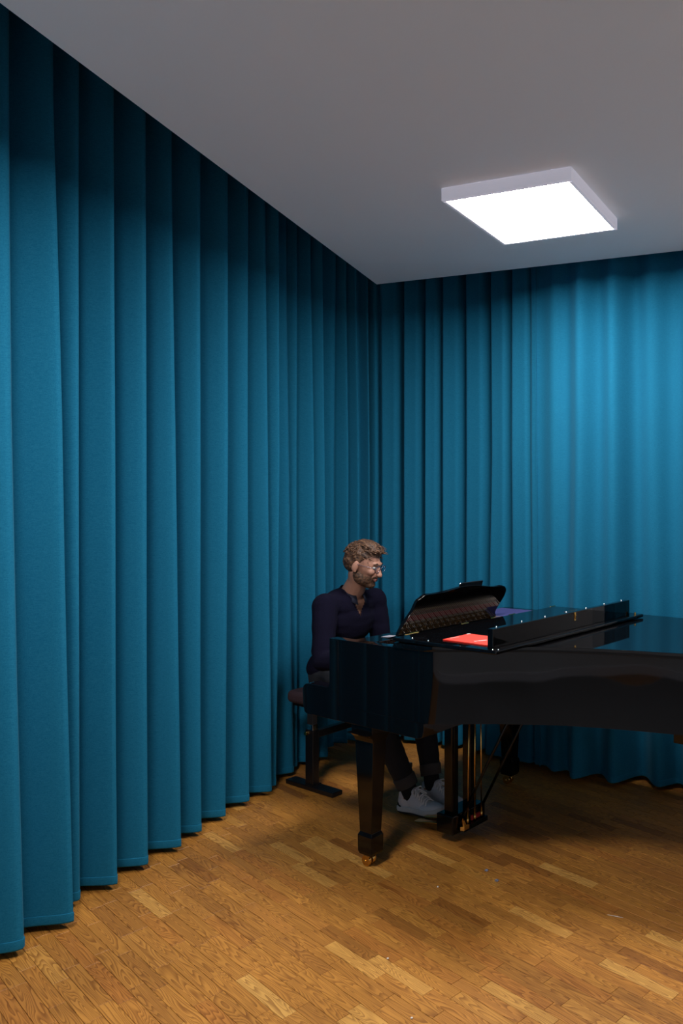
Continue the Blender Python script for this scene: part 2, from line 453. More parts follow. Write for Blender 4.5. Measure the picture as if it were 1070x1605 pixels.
# ------------------------------------------------------------------ curtains
def px_x(px, Y): return (px - CX) / F * Y
class Peak:
    def __init__(s, t, m, b, Y, n, X=None):
        s.t, s.m, s.b, s.Y, s.n, s.X = t, m, b, Y, Vector(n).normalized(), X
    def pos(s, z):
        if s.X is not None: return Vector((s.X, s.Y))
        zs = [0.0, 1.0, 1.9, 3.1]; xs = [s.b, (s.b + s.m) / 2 + (s.m - s.b) * 0.1, s.m, s.t]
        z = min(max(z, 0), 3.1)
        for i in range(3):
            if z <= zs[i + 1]:
                u = (z - zs[i]) / (zs[i + 1] - zs[i]); x = xs[i] + (xs[i + 1] - xs[i]) * u; break
        return Vector((px_x(x, s.Y), s.Y))
def curtain(name, peaks, amps, label, z0=0.028, z1=3.56, nseg=16, nz=26, prof=None, soft=0, flare=0.0):
    root = empty(name, (0, 0, 0))
    p_ = peaks[len(peaks) // 2].pos(0); root.location = (p_.x, p_.y, 0)
    loc = root.location.copy()
    def path(z, grow=0.0):
        out = []
        fl = 1.0 + 0.10 * sin(z * 0.9) + flare * max(0, 1 - z / 1.3) ** 1.5
        for i in range(len(peaks) - 1):
            a, b = peaks[i], peaks[i + 1]; A = amps[i] if isinstance(amps, (list, tuple)) else amps
            A = A * fl
            pa, pb = a.pos(z), b.pos(z)
            for k in range(nseg + (1 if i == len(peaks) - 2 else 0)):
                t = k / nseg
                w = (1 - cos(2 * pi * t)) / 2
                w = w ** 0.85
                if prof: w = prof(t)
                nn = (a.n * (1 - t) + b.n * t).normalized()
                q = pa.lerp(pb, t) - nn * (A * w)
                q += nn * 0.004 * noise.noise(Vector((q.x * 6, q.y * 6, z * 0.8)))
                out.append(q)
        for _ in range(soft):
            out = [out[0]] + [(out[i - 1] + out[i] * 2 + out[i + 1]) / 4 for i in range(1, len(out) - 1)] + [out[-1]]
        return out
    zs = [z0, z0 + 0.002, z0 + 0.004] + [z0 + (z1 - z0) * (j / nz) for j in range(1, nz)] + [z1 - 0.004, z1 - 0.002, z1]
    bm = bmesh.new(); rows = []
    for z in zs: rows.append([bm.verts.new((q.x - loc.x, q.y - loc.y, z)) for q in path(z)])
    for a, b in zip(rows, rows[1:]):
        for i in range(len(a) - 1): bm.faces.new((a[i], a[i + 1], b[i + 1], b[i]))
    o = obj('cloth', bm, M['fabric'], root, smooth=True)
    s = o.modifiers.new('thickness', 'SOLIDIFY'); s.thickness = 0.004; s.offset = 0
    # hem: doubled cloth with a rounded lower edge
    bm = bmesh.new()
    pr_ = [(-0.0021, 0.062), (-0.0038, 0.0610), (-0.0040, 0.0600), (-0.0040, z0 + 0.004), (-0.0036, z0 + 0.001), (-0.001, z0 - 0.002), (0.001, z0 - 0.002), (0.0036, z0 + 0.001), (0.0040, z0 + 0.004), (0.0040, 0.0600), (0.0038, 0.0610), (0.0021, 0.062)]
    pts = path(z0); rows = []
    for i, q in enumerate(pts):
        t = (pts[min(i + 1, len(pts) - 1)] - pts[max(i - 1, 0)]).normalized(); nn = Vector((-t.y, t.x))
        rows.append([bm.verts.new((q.x + nn.x * d - loc.x, q.y + nn.y * d - loc.y, z)) for d, z in pr_])
    m_ = len(pr_)
    for a, b in zip(rows, rows[1:]):
        for i in range(m_): bm.faces.new((a[i], b[i], b[(i + 1) % m_], a[(i + 1) % m_]))
    bm.faces.new(rows[0]); bm.faces.new(list(reversed(rows[-1])))
    obj('hem', bm, M['fabric'], root, smooth=True)
    # heading tape at the top, in the ceiling slot
    bm = bmesh.new(); pts = path(z1); rows = []
    for q in pts: rows.append([bm.verts.new((q.x - loc.x, q.y - loc.y, z)) for z in (z1 - 0.08, z1)])
    for a, b in zip(rows, rows[1:]): bm.faces.new((a[0], b[0], b[1], a[1]))
    o = obj('heading_tape', bm, M['fabric'], root, smooth=True)
    s = o.modifiers.new('thickness', 'SOLIDIFY'); s.thickness = 0.007; s.offset = 0
    tag(root, label, 'curtain', 'teal curtains around the room')
    return root

nL = (0.978, -0.21)
LP = []
for j in range(16, 0, -1):                      # outside the frame, towards and behind the camera
    Y = 2.66 - 0.19 * j
    LP.append(Peak(0, 0, 0, Y, nL, X=-2.0 - 0.2 * (2.70 - Y) + 0.012 * sin(j * 2.3)))
bot = lambda y: 1888.0 / (y - HY)
for t, m_, b, yb in ((12, 15, 35, 1490), (83, 97, 115, 1447), (122, 122, 124, 1413), (177, 180, 183, 1388), (228, 229, 231, 1357),
                     (268, 275, 283, 1329), (313, 313, 315, 1305), (356, 356, 352, 1281), (388, 388, 389, 1257.5),
                     (415, 420, 425, 1242), (436, 438, 431, 1233), (448, 452, 460, 1211.5), (465, 464, 465, 1203)):
    LP.append(Peak(t, m_, b, bot(yb), nL))
LP.append(Peak(486, 492, 496, 4.68, nL))
LP.append(Peak(505, 508, 513, 4.77, (0.97, -0.24)))
LP.append(Peak(526, 522, 522, 4.98, (0.92, -0.39)))
LP.append(Peak(542, 545, 543, 5.04, (0.85, -0.53)))
LP.append(Peak(558, 562, 561, 5.09, (0.7, -0.71)))
LP.append(Peak(576, 579, 579, 5.14, (0.5, -0.86)))
nleft = len(LP)
ampL = [0.15] * 15 + [0.15, 0.15, 0.13, 0.15, 0.16, 0.16, 0.16, 0.16, 0.15, 0.14, 0.11, 0.10, 0.12, 0.13, 0.12, 0.12, 0.09, 0.08, 0.08]
ampL = (ampL + [0.08] * 50)[:nleft - 1]
curtain('curtain', LP, ampL, 'long teal curtain on the left wall with deep regular folds')
nB = (-0.36, -0.93)
BP = [Peak(572, 574, 574, 5.26, (0.0, -1)), Peak(597, 598, 598, 5.17, (-0.1, -0.99)), Peak(632, 632, 632, 5.11, nB), Peak(666, 665, 665, 5.05, nB), Peak(693, 692, 692, 5.00, nB),
      Peak(729, 730, 729, 4.93, nB), Peak(768, 770, 760, 4.82, nB), Peak(802, 801, 806, 4.70, nB), Peak(838, 840, 846, 4.59, nB)]
curtain('curtain', BP, [0.06, 0.16, 0.17, 0.17, 0.16, 0.15, 0.14, 0.12],
        'teal curtain on the back wall between the corner and the vertical seam', nseg=28, soft=2,
        prof=lambda t: math.exp(-((t - 0.80) / 0.13) ** 2) * min(1, (1 - t) / 0.06 if t > 0.94 else 1) + 0.10 * sin(pi * t))
BR = [Peak(832, 832, 838, 4.635, nB), Peak(866, 866, 866, 4.50, nB), Peak(905, 905, 895, 4.37, nB), Peak(957, 959, 957, 4.30, nB), Peak(1018, 1021, 1029, 4.25, nB),
      Peak(1085, 1085, 1085, 4.07, nB)]
amR = [0.02, 0.05, 0.075, 0.09, 0.08]
for j in range(1, 4):
    BR.append(Peak(0, 0, 0, 4.10 - 0.01 * j, nB, X=0.61 + 0.13 * j)); amR.append(0.08)
curtain('curtain', BR, amR, 'teal curtain on the back wall right of the vertical seam, with shallow loose folds', soft=4, flare=1.1)

# ------------------------------------------------------------------ ceiling lamps
def panel_light(name, c, strength, label):
    root = empty(name, (c[0], c[1], CEIL), -radians(21.0))
    h, t = 0.300, 0.055
    w = 0.016
    bm = bmesh.new()
    for x0, x1, y0, y1 in ((-h, h, -h, -h + 0.004), (-h, h, h - 0.004, h), (-h, -h + 0.004, -h + 0.004, h - 0.004), (h - 0.004, h, -h + 0.004, h - 0.004)):
        box(bm, x0, x1, y0, y1, -t, -0.002)
    for x0, x1, y0, y1 in ((-h, h, -h, -h + w), (-h, h, h - w, h), (-h, -h + w, -h + w, h - w), (h - w, h, -h + w, h - w)):
        box(bm, x0 + 0.001, x1 - 0.001, y0 + 0.001, y1 - 0.001, -t - 0.001, -t + 0.004)
    obj('frame', bm, M['glow_frame'], root)
    bm = bmesh.new(); box(bm, -h + 0.006, h - 0.006, -h + 0.006, h - 0.006, -0.02, -0.001)
    obj('back_plate', bm, M['white_metal'], root)
    m = bpy.data.materials.new('lit_diffuser'); m.use_nodes = True
    n, l = m.node_tree.nodes, m.node_tree.links; n.clear()
    e = n.new('ShaderNodeEmission'); e.inputs[0].default_value = (1.0, 0.965, 0.97, 1); e.inputs[1].default_value = strength
    ou = n.new('ShaderNodeOutputMaterial'); l.new(e.outputs[0], ou.inputs[0])
    bm = bmesh.new(); box(bm, -h + w, h - w, -h + w, h - w, -t - 0.0005, -t + 0.004)
    obj('diffuser', bm, m, root)
    tag(root, label, 'ceiling lamp')
    return root
panel_light('ceiling_light', (-0.202, 3.458), LAMP, 'lit square white ceiling panel lamp above the piano')
panel_light('ceiling_light', (-1.20, 1.55), LAMP2 * 1.3, 'lit square panel lamp on the ceiling left of the camera, outside the frame')

# grey mat added out of view, for the piano rim to reflect
added_mat = empty('added_mat', (0.25, 0.72, 0))
bm = bmesh.new(); box(bm, -1.9, 2.0, -1.31, 1.2, 0.001, 0.012); obj('pile', bm, M['added_mat'], added_mat, bevel=0.005)
bm = bmesh.new()
for x0, x1, y0, y1 in ((-1.91, 2.01, -1.315, -1.29), (-1.91, 2.01, 1.18, 1.21), (-1.91, -1.88, -1.29, 1.18), (1.98, 2.01, -1.29, 1.18)): box(bm, x0, x1, y0, y1, 0.0005, 0.0135)
obj('binding', bm, M['added_mat_edge'], added_mat)
tag(added_mat, 'plain grey mat added under the camera, out of view, for the piano to reflect', 'added_mat')
# ================================================================== PIANO
# local frame: x = keyboard to tail, y = treble to bass, z up; origin on the floor below the treble front corner
PO = Vector((-1.124, 3.444)); PANG = -radians(33.0)
piano = empty('grand_piano', (PO.x, PO.y, 0), PANG)
tag(piano, 'glossy black grand piano with its front lid folded back', 'piano')
WID = 1.27
RT, RB = 1.0, 0.703
def catmull(pts, n=8):
    out = []
    P = [Vector(p) for p in pts]
    for i in range(len(P) - 1):
        a, b, c, d = P[max(i - 1, 0)], P[i], P[i + 1], P[min(i + 2, len(P) - 1)]
        for k in range(n):
            t = k / n
            out.append(0.5 * ((2 * b) + (c - a) * t + (2 * a - 5 * b + 4 * c - d) * t * t + (3 * b - a - 3 * c + d) * t ** 3))
    out.append(P[-1]); return out
bend = catmull([(0.53, 0.0), (0.585, 0.004), (0.632, 0.020), (0.68, 0.050), (0.73, 0.088), (0.80, 0.137), (0.93, 0.213), (1.063, 0.284), (1.28, 0.365), (1.54, 0.438),
                (1.72, 0.50), (1.86, 0.60), (1.94, 0.74), (1.955, 0.90), (1.90, 1.07), (1.78, 1.20), (1.66, 1.262)], 6)
outer = [Vector((0.0, 0.0)), Vector((0.3, 0))] + bend + [Vector((1.55, WID)), Vector((0.8, WID)), Vector((0.0, WID))]
def offset(path, d):
    out = []
    for i, p in enumerate(path):
        t = (path[min(i + 1, len(path) - 1)] - path[max(i - 1, 0)]).normalized()
        out.append(p + Vector((-t.y, t.x)) * d)
    return out
def ribbon(bm, path, d0, d1, z0, z1):
    a, b = offset(path, d0), offset(path, d1)
    rings = [[(p.x, p.y, z0), (q.x, q.y, z0), (q.x, q.y, z1), (p.x, p.y, z1)] for p, q in zip(a, b)]
    loft(bm, rings)
bm = bmesh.new(); ribbon(bm, outer, 0.0, 0.045, RB, RT)
rim = obj('case_rim', bm, M['black'], piano, smooth=False, bevel=0.002)
for p in rim.data.polygons: p.use_smooth = True
rim.modifiers.new('wn', 'WEIGHTED_NORMAL').keep_sharp = True
es = rim.modifiers.new('es', 'EDGE_SPLIT'); es.split_angle = radians(40); rim.modifiers.move(2, 1)
# key arms (treble and bass): lower part projects towards the player
armp = [(0.002, RT - 0.004), (0.0, 0.80), (-0.004, 0.782), (-0.02, 0.776), (-0.14, 0.778), (-0.165, 0.774), (-0.182, 0.762), (-0.187, 0.742),
        (-0.184, 0.68), (-0.175, 0.645), (-0.16, 0.636), (0.555, 0.636), (0.578, 0.645), (0.585, 0.67), (0.585, RB - 0.0), (0.06, RB), (0.06, RT - 0.004)]
for y0, y1 in ((-0.001, 0.06), (WID - 0.06, WID + 0.001)):
    bm = bmesh.new(); profile_y(bm, armp, y0, y1)
    obj('key_arm', bm, M['black'], piano, bevel=0.002, seg=3, ang=25)
bm = bmesh.new(); box(bm, -0.15, 0.575, 0.06, WID - 0.06, 0.640, 0.705)
obj('keybed', bm, M['black'], piano, bevel=0.004)
bm = bmesh.new(); box(bm, -0.172, -0.150, 0.061, WID - 0.061, 0.645, 0.742)
obj('key_slip', bm, M['black'], piano, bevel=0.003)
for y0, y1 in ((0.061, 0.095), (WID - 0.095, WID - 0.061)):
    bm = bmesh.new(); box(bm, -0.149, 0.0, y0, y1, 0.706, 0.765); obj('key_block', bm, M['black'], piano, bevel=0.004)
bm = bmesh.new(); ky0, ky1 = 0.098, WID - 0.098; kw = (ky1 - ky0) / 52
for k in range(52): box(bm, -0.147, -0.002, ky0 + k * kw + 0.0005, ky0 + (k + 1) * kw - 0.0005, 0.722, 0.744)
tag(obj('white_keys', bm, M['ivory'], piano, bevel=0.0008, seg=1), kind='stuff')
bm = bmesh.new()
for k in range(51):
    if k % 7 in (1, 2, 4, 5, 6): box(bm, -0.095, -0.002, ky0 + (k + 1) * kw - 0.0055, ky0 + (k + 1) * kw + 0.0055, 0.7445, 0.756)
tag(obj('black_keys', bm, M['matteblack'], piano, bevel=0.001, seg=1), kind='stuff')
bm = bmesh.new(); profile_y(bm, [(0.0, 0.75), (0.012, 0.74), (0.045, 0.90), (0.06, 0.965), (0.05, 0.97), (0.03, 0.93)], 0.061, WID - 0.061)
obj('fallboard', bm, M['black'], piano, bevel=0.002)
# shelf that carries the music desk
S0 = 0.18
SH = 0.985
bm = bmesh.new(); box(bm, 0.055, S0, 0.062, WID - 0.062, SH - 0.018, SH)
obj('desk_shelf', bm, M['black'], piano, bevel=0.003)
# inside: plate, soundboard, strings, pins
inner = offset(outer, 0.047)
bm = bmesh.new(); prism(bm, [(max(p.x, 0.19), p.y) for p in inner], 0.885, 0.900)
obj('soundboard', bm, M['wood_in'], piano)
bm = bmesh.new(); box(bm, 0.185, 0.47, 0.05, WID - 0.05, 0.915, 0.93)
for k in range(7): box(bm, 0.46, 1.4 if k > 1 else 0.9, 0.22 + k * 0.165 - 0.01, 0.22 + k * 0.165 + 0.01, 0.915, 0.965)
box(bm, 0.365, 0.385, 0.05, WID - 0.05, 0.93, 0.955)
obj('iron_plate', bm, M['plate'], piano, bevel=0.003)
bm = bmesh.new()
for k in range(84):
    y = 0.075 + k * (WID - 0.15) / 83
    xe = 0.60 + 0.9 * (k / 83)
    tube(bm, [(0.23 + 0.03 * (k % 3), y, 0.944), (0.375, y, 0.9585), (xe, y, 0.948)], 0.0011, 4)
tag(obj('strings', bm, M['string'], piano), kind='stuff')
bm = bmesh.new()
for k in range(84):
    y = 0.075 + k * (WID - 0.15) / 83
    for j in range(3): tube(bm, [(0.225 + 0.03 * j, y, 0.925), (0.225 + 0.03 * j, y, 0.957)], 0.0033, 6)
tag(obj('tuning_pins', bm, M['string'], piano), kind='stuff')
bm = bmesh.new(); box(bm, 0.325, 0.36, 0.06, WID - 0.06, 0.930, 0.9355)
obj('felt_strip', bm, M['felt_red'], piano)
bm = bmesh.new()
for k in range(6): box(bm, 0.62, 1.5, 0.45 + k * 0.12, 0.50 + k * 0.12, 0.72, 0.80) if k > 1 else box(bm, 0.62, 1.0 + k * 0.1, 0.30 + k * 0.14, 0.35 + k * 0.14, 0.72, 0.80)
obj('under_brace', bm, M['wood_in'], piano)
# main lid
HX = 0.42
lo = offset(outer, -0.012)
body_pts = [p for p in lo if p.x >= HX]
lid_pts = [(HX, -0.012)] + [(p.x, p.y) for p in body_pts] + [(HX, WID + 0.012)]
bm = bmesh.new(); prism(bm, lid_pts, RT + 0.002, RT + 0.024)
lid = obj('main_lid', bm, M['black'], piano, bevel=0.0015, seg=2, ang=35)
for p in lid.data.polygons: p.use_smooth = len(p.vertices) == 4
# folded front flap with its lip
FZ = RT + 0.028
flap = None
bm = bmesh.new(); box(bm, HX - 0.004, 0.972, -0.012, 1.180, FZ, FZ + 0.016)
flap = obj('front_flap', bm, M['black'], piano, bevel=0.005, seg=3)
bm = bmesh.new(); box(bm, 0.905, 0.932, 0.02, 1.105, FZ + 0.0155, FZ + 0.092)
obj('flap_lip', bm, M['black'], flap, bevel=0.0025, seg=3)
for k in range(7):
    bm = bmesh.new(); blob(bm, (0.909, 0.07 + k * 0.165, FZ + 0.093), (0.0045, 0.0045, 0.003), seg=10)
    obj('glint_stud', bm, M['chrome'], flap, smooth=True)
for x, y in ((0.948, 0.0), (0.966, 0.012), (0.60, 0.01), (0.5, 0.02)):  # the pair at the near corner stands in for small light reflections
    bm = bmesh.new(); blob(bm, (x, y, FZ + 0.0165), (0.004, 0.004, 0.003), seg=10); obj('glint_stud', bm, M['chrome'], flap, smooth=True)
bm = bmesh.new(); tube(bm, [(0.9325, 0.60, FZ + 0.088), (0.937, 0.60, FZ + 0.075), (0.935, 0.60, FZ + 0.06)], 0.0022, 8)
box(bm, 0.931, 0.9335, 0.593, 0.607, FZ + 0.052, FZ + 0.09)
tag(obj('latch', bm, M['brass'], flap), 'brass latch on the flap lip')
bm = bmesh.new(); tube(bm, [(0.955, 1.12, FZ + 0.016), (0.955, 1.12, FZ + 0.030)], 0.005, 10); obj('knob', bm, M['brass'], flap)
bm = bmesh.new(); box(bm, 0.9, 0.9045, 0.56, 0.66, FZ + 0.087, FZ + 0.0925); tag(obj('reflection_strip', bm, M['brass'], flap), 'thin brass strip imitating a reflected inscription')  # strip standing in for a reflection of the inscription on the lip
for k in range(4):
    bm = bmesh.new(); box(bm, HX - 0.010, HX - 0.002, 0.06 + k * 0.36, 0.11 + k * 0.36, RT + 0.012, FZ + 0.018)
    tag(obj('hinge', bm, M['brass'], piano, bevel=0.002), 'brass lid hinge')
for (x, y) in ((0.5, 0.1), (0.9, 0.16), (0.5, 1.1), (0.9, 1.1), (0.7, 0.6)):
    bm = bmesh.new(); tube(bm, [(x, y, RT + 0.0235), (x, y, FZ + 0.0005)], 0.008, 10); obj('bumper', bm, M['matteblack'], piano)
bm = bmesh.new(); box(bm, 0.36, 0.395, 0.008, 0.03, RT - 0.002, RT + 0.006); tag(obj('lid_catch', bm, M['chrome'], piano, bevel=0.001), 'small chrome lid catch')

# music desk: leaning panel with a scrolled outline; (y, length along the lean)
TH = radians(16.0)
def desk_pt(px, py):
    """where the sight line through that place meets the plane of the desk"""
    d = Vector(((px - CX) / F, 1.0, -(py - HY) / F)); o_ = Vector((0, 0, EYE))
    a = Vector((cos(PANG), sin(PANG), 0)); k = Vector((-sin(PANG), cos(PANG), 0))
    b = Vector((PO.x, PO.y, 0)) + a * S0 + Vector((0, 0, SH))
    nrm = a * cos(TH) - Vector((0, 0, 1)) * sin(TH)
    u = (b - o_).dot(nrm) / d.dot(nrm); p = o_ + d * u - b
    return p.dot(k), p.dot(a * sin(TH) + Vector((0, 0, 1)) * cos(TH))
out_px = [(622, 1001), (627, 988), (637, 972), (647, 957), (653, 944), (659, 938.5), (668, 932.5), (680, 931), (695, 928.5), (712, 923.5), (728, 919.5),
          (745, 917.8), (762, 918.8), (776, 919.8), (786, 918.3), (791, 919.5), (793, 925), (790, 934), (783.5, 945), (777.5, 955), (776, 961), (779, 968), (788, 981)]
dp = [desk_pt(*q) for q in out_px]
dpts = catmull([(y, l) for y, l in dp], 4)
dpts = [(p.x, max(p.y, 0.004)) for p in dpts]
bm = bmesh.new()
th = 0.016
def dmap(y, l, o_): return (S0 + l * sin(TH) + o_ * cos(TH), y, SH + l * cos(TH) - o_ * sin(TH))
A = [bm.verts.new(dmap(y, l, 0)) for y, l in dpts]; B = [bm.verts.new(dmap(y, l, -th)) for y, l in dpts]
bm.faces.new(A); bm.faces.new(list(reversed(B)))
for i in range(len(A)): bm.faces.new((A[i], B[i], B[(i + 1) % len(A)], A[(i + 1) % len(A)]))
desk = obj('music_desk', bm, M['black'], piano, bevel=0.003, seg=2, ang=60)
bm = bmesh.new(); box(bm, S0 - 0.05, S0 - 0.02, 0.30, 0.98, SH + 0.0005, SH + 0.02)
obj('ledge', bm, M['black'], desk, bevel=0.003)
for y in (0.34, 0.94):
    bm = bmesh.new(); tube(bm, [(S0 + 0.004, y - 0.03, SH + 0.006), (S0 + 0.004, y + 0.03, SH + 0.006)], 0.006, 10); tag(obj('desk_hinge', bm, M['brass'], desk), 'brass desk hinge')
bm = bmesh.new(); box(bm, S0 - 0.004, S0 + 0.012, 0.12, WID - 0.10, SH - 0.02, SH + 0.0); obj('shelf_rail', bm, M['black'], piano, bevel=0.002)

for y0_ in (0.066, WID - 0.09):
    bm = bmesh.new(); box(bm, 0.2, 0.412, y0_, y0_ + 0.022, 0.932, SH - 0.004); obj('slide_rail', bm, M['black'], piano, bevel=0.002)
# legs
def leg(x, y, parent):
    bm = bmesh.new()
    def ring(ax, ay, z): return [(x + sx * ax, y + sy * ay, z) for sx, sy in ((-1, -1), (1, -1), (1, 1), (-1, 1))]
    rings = [ring(0.038, 0.030, 0.056), ring(0.044, 0.034, 0.070), ring(0.045, 0.035, 0.140), ring(0.037, 0.028, 0.156),
             ring(0.038, 0.029, 0.162), ring(0.056, 0.036, 0.50), ring(0.058, 0.037, 0.56), ring(0.062, 0.045, 0.580), ring(0.064, 0.065, 0.598), ring(0.066, 0.08, 0.602)]
    loft(bm, rings)
    lg = obj('leg', bm, M['blackleg'], parent, bevel=0.002)
    bm = bmesh.new(); prism(bm, [(x - 0.068, y - 0.05), (x + 0.068, y - 0.05), (x + 0.075, y + 0.13), (x - 0.075, y + 0.13)] if y < 0.6 else
                            [(x - 0.068, y - 0.13), (x + 0.068, y - 0.13), (x + 0.068, y + 0.05), (x - 0.068, y + 0.05)], 0.600, 0.640 if x < 1 else 0.703)
    obj('leg_plate', bm, M['blackleg'], lg, bevel=0.004)
    bm = bmesh.new()
    R = Matrix.Rotation(pi / 2, 4, 'X')
    for dy in (-0.011, 0.011):
        mt = Matrix.Translation((x - 0.012, y + dy, 0.0245)) @ R
        bmesh.ops.create_cone(bm, cap_ends=True, segments=24, radius1=0.0245, radius2=0.0245, depth=0.014, matrix=mt)
    box(bm, x - 0.022, x + 0.012, y - 0.022, y - 0.019, 0.018, 0.05); box(bm, x - 0.022, x + 0.012, y + 0.019, y + 0.022, 0.018, 0.05)
    box(bm, x - 0.024, x + 0.016, y - 0.022, y + 0.022, 0.049, 0.056)
    tube(bm, [(x - 0.012, y - 0.026, 0.0245), (x - 0.012, y + 0.026, 0.0245)], 0.006, 10)
    tag(obj('caster', bm, M['brass'], lg, bevel=0.0015), 'brass caster')
leg(0.20, 0.062, piano); leg(0.10, 1.185, piano); leg(1.475, 0.76, piano)

# pedal lyre
bm = bmesh.new(); box(bm, 0.270, 0.375, 0.405, 0.640, 0.045, 0.135)
lyre = obj('pedal_lyre', bm, M['blackleg'], piano, bevel=0.006)
for y in (0.455, 0.585):
    bm = bmesh.new(); prism(bm, [(0.295, y - 0.024), (0.345, y - 0.024), (0.345, y + 0.024), (0.295, y + 0.024)], 0.134, 0.66)
    obj('lyre_post', bm, M['blackleg'], lyre, bevel=0.005)
bm = bmesh.new(); box(bm, 0.28, 0.37, 0.41, 0.63, 0.655, 0.703); obj('lyre_block', bm, M['blackleg'], lyre, bevel=0.004)
for k, y in enumerate((0.500, 0.545, 0.590)):
    bm = bmesh.new(); tube(bm, [(0.388, y + 0.006 - k * 0.003, 0.655), (0.388, y - 0.006 + k * 0.006, 0.09)], 0.0036, 8); 
    tube(bm, [(0.388, y - 0.006 + k * 0.006, 0.075), (0.388, y - 0.006 + k * 0.006, 0.105)], 0.0065, 8)
    tag(obj('pedal_rod', bm, M['brass'], lyre, smooth=True), 'brass pedal rod')
bm = bmesh.new(); box(bm, 0.374, 0.400, 0.46, 0.63, 0.050, 0.074); obj('rod_rail', bm, M['blackleg'], lyre, bevel=0.002)
bm = bmesh.new(); box(bm, 0.3755, 0.382, 0.53, 0.60, 0.078, 0.10); tag(obj('felt_pad', bm, M['felt_red'], lyre), 'red felt pad')
bm = bmesh.new()
prism(bm, [(0.386, 0.445), (0.402, 0.455), (0.402, 0.49), (0.386, 0.485)], 0.060, 0.078)
tube(bm, [(0.394, 0.46, 0.075), (0.394, 0.455, 0.11), (0.394, 0.475, 0.07)], 0.006, 6)
tag(obj('bracket', bm, M['brass'], lyre), 'brass pedal bracket')
for y in (0.455, 0.525, 0.595):
    bm = bmesh.new()
    R_ = [[(xx, y + s * w, z + dz) for s, dz in ((-1, 0), (1, 0), (1, 0.007), (-1, 0.007))] for xx, w, z in
          ((0.28, 0.010, 0.060), (0.22, 0.010, 0.055), (0.17, 0.013, 0.048), (0.13, 0.020, 0.042), (0.10, 0.022, 0.038), (0.088, 0.014, 0.036))]
    loft(bm, R_); tag(obj('pedal', bm, M['brass'], lyre, bevel=0.002), 'brass pedal')
for y in (0.46, 0.60):
    bm = bmesh.new(); tube(bm, [(0.372, y, 0.10), (0.70, y + 0.03, 0.72)], 0.0075, 8); obj('brace', bm, M['blackleg'], lyre, smooth=True)

# ------------------------------------------------------------------ things on the piano
def pw(x, y, z): 
    return Vector((PO.x + cos(PANG) * x - sin(PANG) * y, PO.y + sin(PANG) * x + cos(PANG) * y, z))
def placed(name, x, y, z, rz=0): return empty(name, pw(x, y, z), PANG + rz)
# red book on the folded flap
rb = placed('book', 0.771, 0.135, FZ + 0.0165, 0)
bx, by = 0.131, 0.082
bm = bmesh.new(); box(bm, -bx, bx, -by, by, 0, 0.0008); obj('cover', bm, M['red'], rb)
bm = bmesh.new(); box(bm, -bx + 0.002, bx - 0.002, -by + 0.002, by, 0.0008, 0.003); obj('pages', bm, M['red'], rb)
bm = bmesh.new(); box(bm, -bx, bx, -by, by, 0.003, 0.0038); cov = obj('cover', bm, M['red'], rb, bevel=0.0005)
# worn white print of the cover: too small in the photograph to be read
inv = (Matrix.Translation((PO.x, PO.y, 0)) @ Matrix.Rotation(PANG, 4, 'Z')).inverted()
def on_book(px, py):
    q = inv @ at(px, py, FZ + 0.0165 + 0.0039); return q.x - 0.771, q.y - 0.135
g_ = random.Random(3)
for (x0, y0), (x1, y1), n_, hh in ((on_book(703, 1000.3), on_book(719, 998.2), 7, 0.009), (on_book(743, 1005.2), on_book(762.5, 1003.0), 9, 0.013)):
    d_ = Vector((x1 - x0, y1 - y0)); bm = bmesh.new()
    for k in range(n_):
        c_ = Vector((x0, y0)) + d_ * (k + 0.5) / n_; w_ = d_.length / n_ * 0.36; h_ = hh * g_.uniform(0.55, 1.0)
        u_ = d_.normalized(); v2 = Vector((-u_.y, u_.x))
        vs_ = [c_ + u_ * w_ * a_ + v2 * h_ * b__ for a_, b__ in ((-1, -0.5), (1, -0.5), (1, 0.5), (-1, 0.5))]
        if all(abs(q.x) < bx - 0.002 and abs(q.y) < by - 0.002 for q in vs_): prism(bm, [(q.x, q.y) for q in vs_], 0.0037, 0.0040)
    tag(obj('cover_print', bm, M['print'], rb), kind='stuff')
bm = bmesh.new(); ex, ey = on_book(735, 993.2); prism(bm, [(ex + 0.006 * cos(2 * pi * k / 16), ey - 0.004 + 0.011 * sin(2 * pi * k / 16)) for k in range(16)], 0.0037, 0.0040); obj('cover_emblem', bm, M['print'], rb)
tag(rb, 'red music book with white lettering on the folded front lid', 'book')
# violet books on the bass end of the shelf
for k, (dz, m_, s, lab) in enumerate(((0.0, 'purple2', (0.225, 0.28, 0.007), 'slate-violet book under the violet one beside the music desk'),
                                      (0.0075, 'purple', (0.235, 0.27, 0.008), 'dark violet book, top of the pair behind the music desk'))):
    b_ = placed('book', 0.145 - 0.006 * k, 1.085, SH + 0.001 + dz, radians(4 * k - 2))
    x_, y_, t_ = s[0] / 2, s[1] / 2, s[2]
    bm = bmesh.new(); box(bm, -x_, x_, -y_, y_, 0, 0.0015); obj('cover', bm, M[m_], b_, bevel=0.0006)
    bm = bmesh.new(); box(bm, -x_ + 0.004, x_ - 0.004, -y_ + 0.004, y_ - 0.002, 0.0015, t_ - 0.0015); obj('pages', bm, M['paper'], b_)
    bm = bmesh.new(); box(bm, -x_, x_, -y_, y_, t_ - 0.0015, t_); obj('cover', bm, M[m_], b_, bevel=0.0006)
    bm = bmesh.new(); box(bm, -x_, x_, y_ - 0.0018, y_ + 0.0005, 0, t_); obj('spine', bm, M[m_], b_, bevel=0.0006)
    tag(b_, lab, 'book')
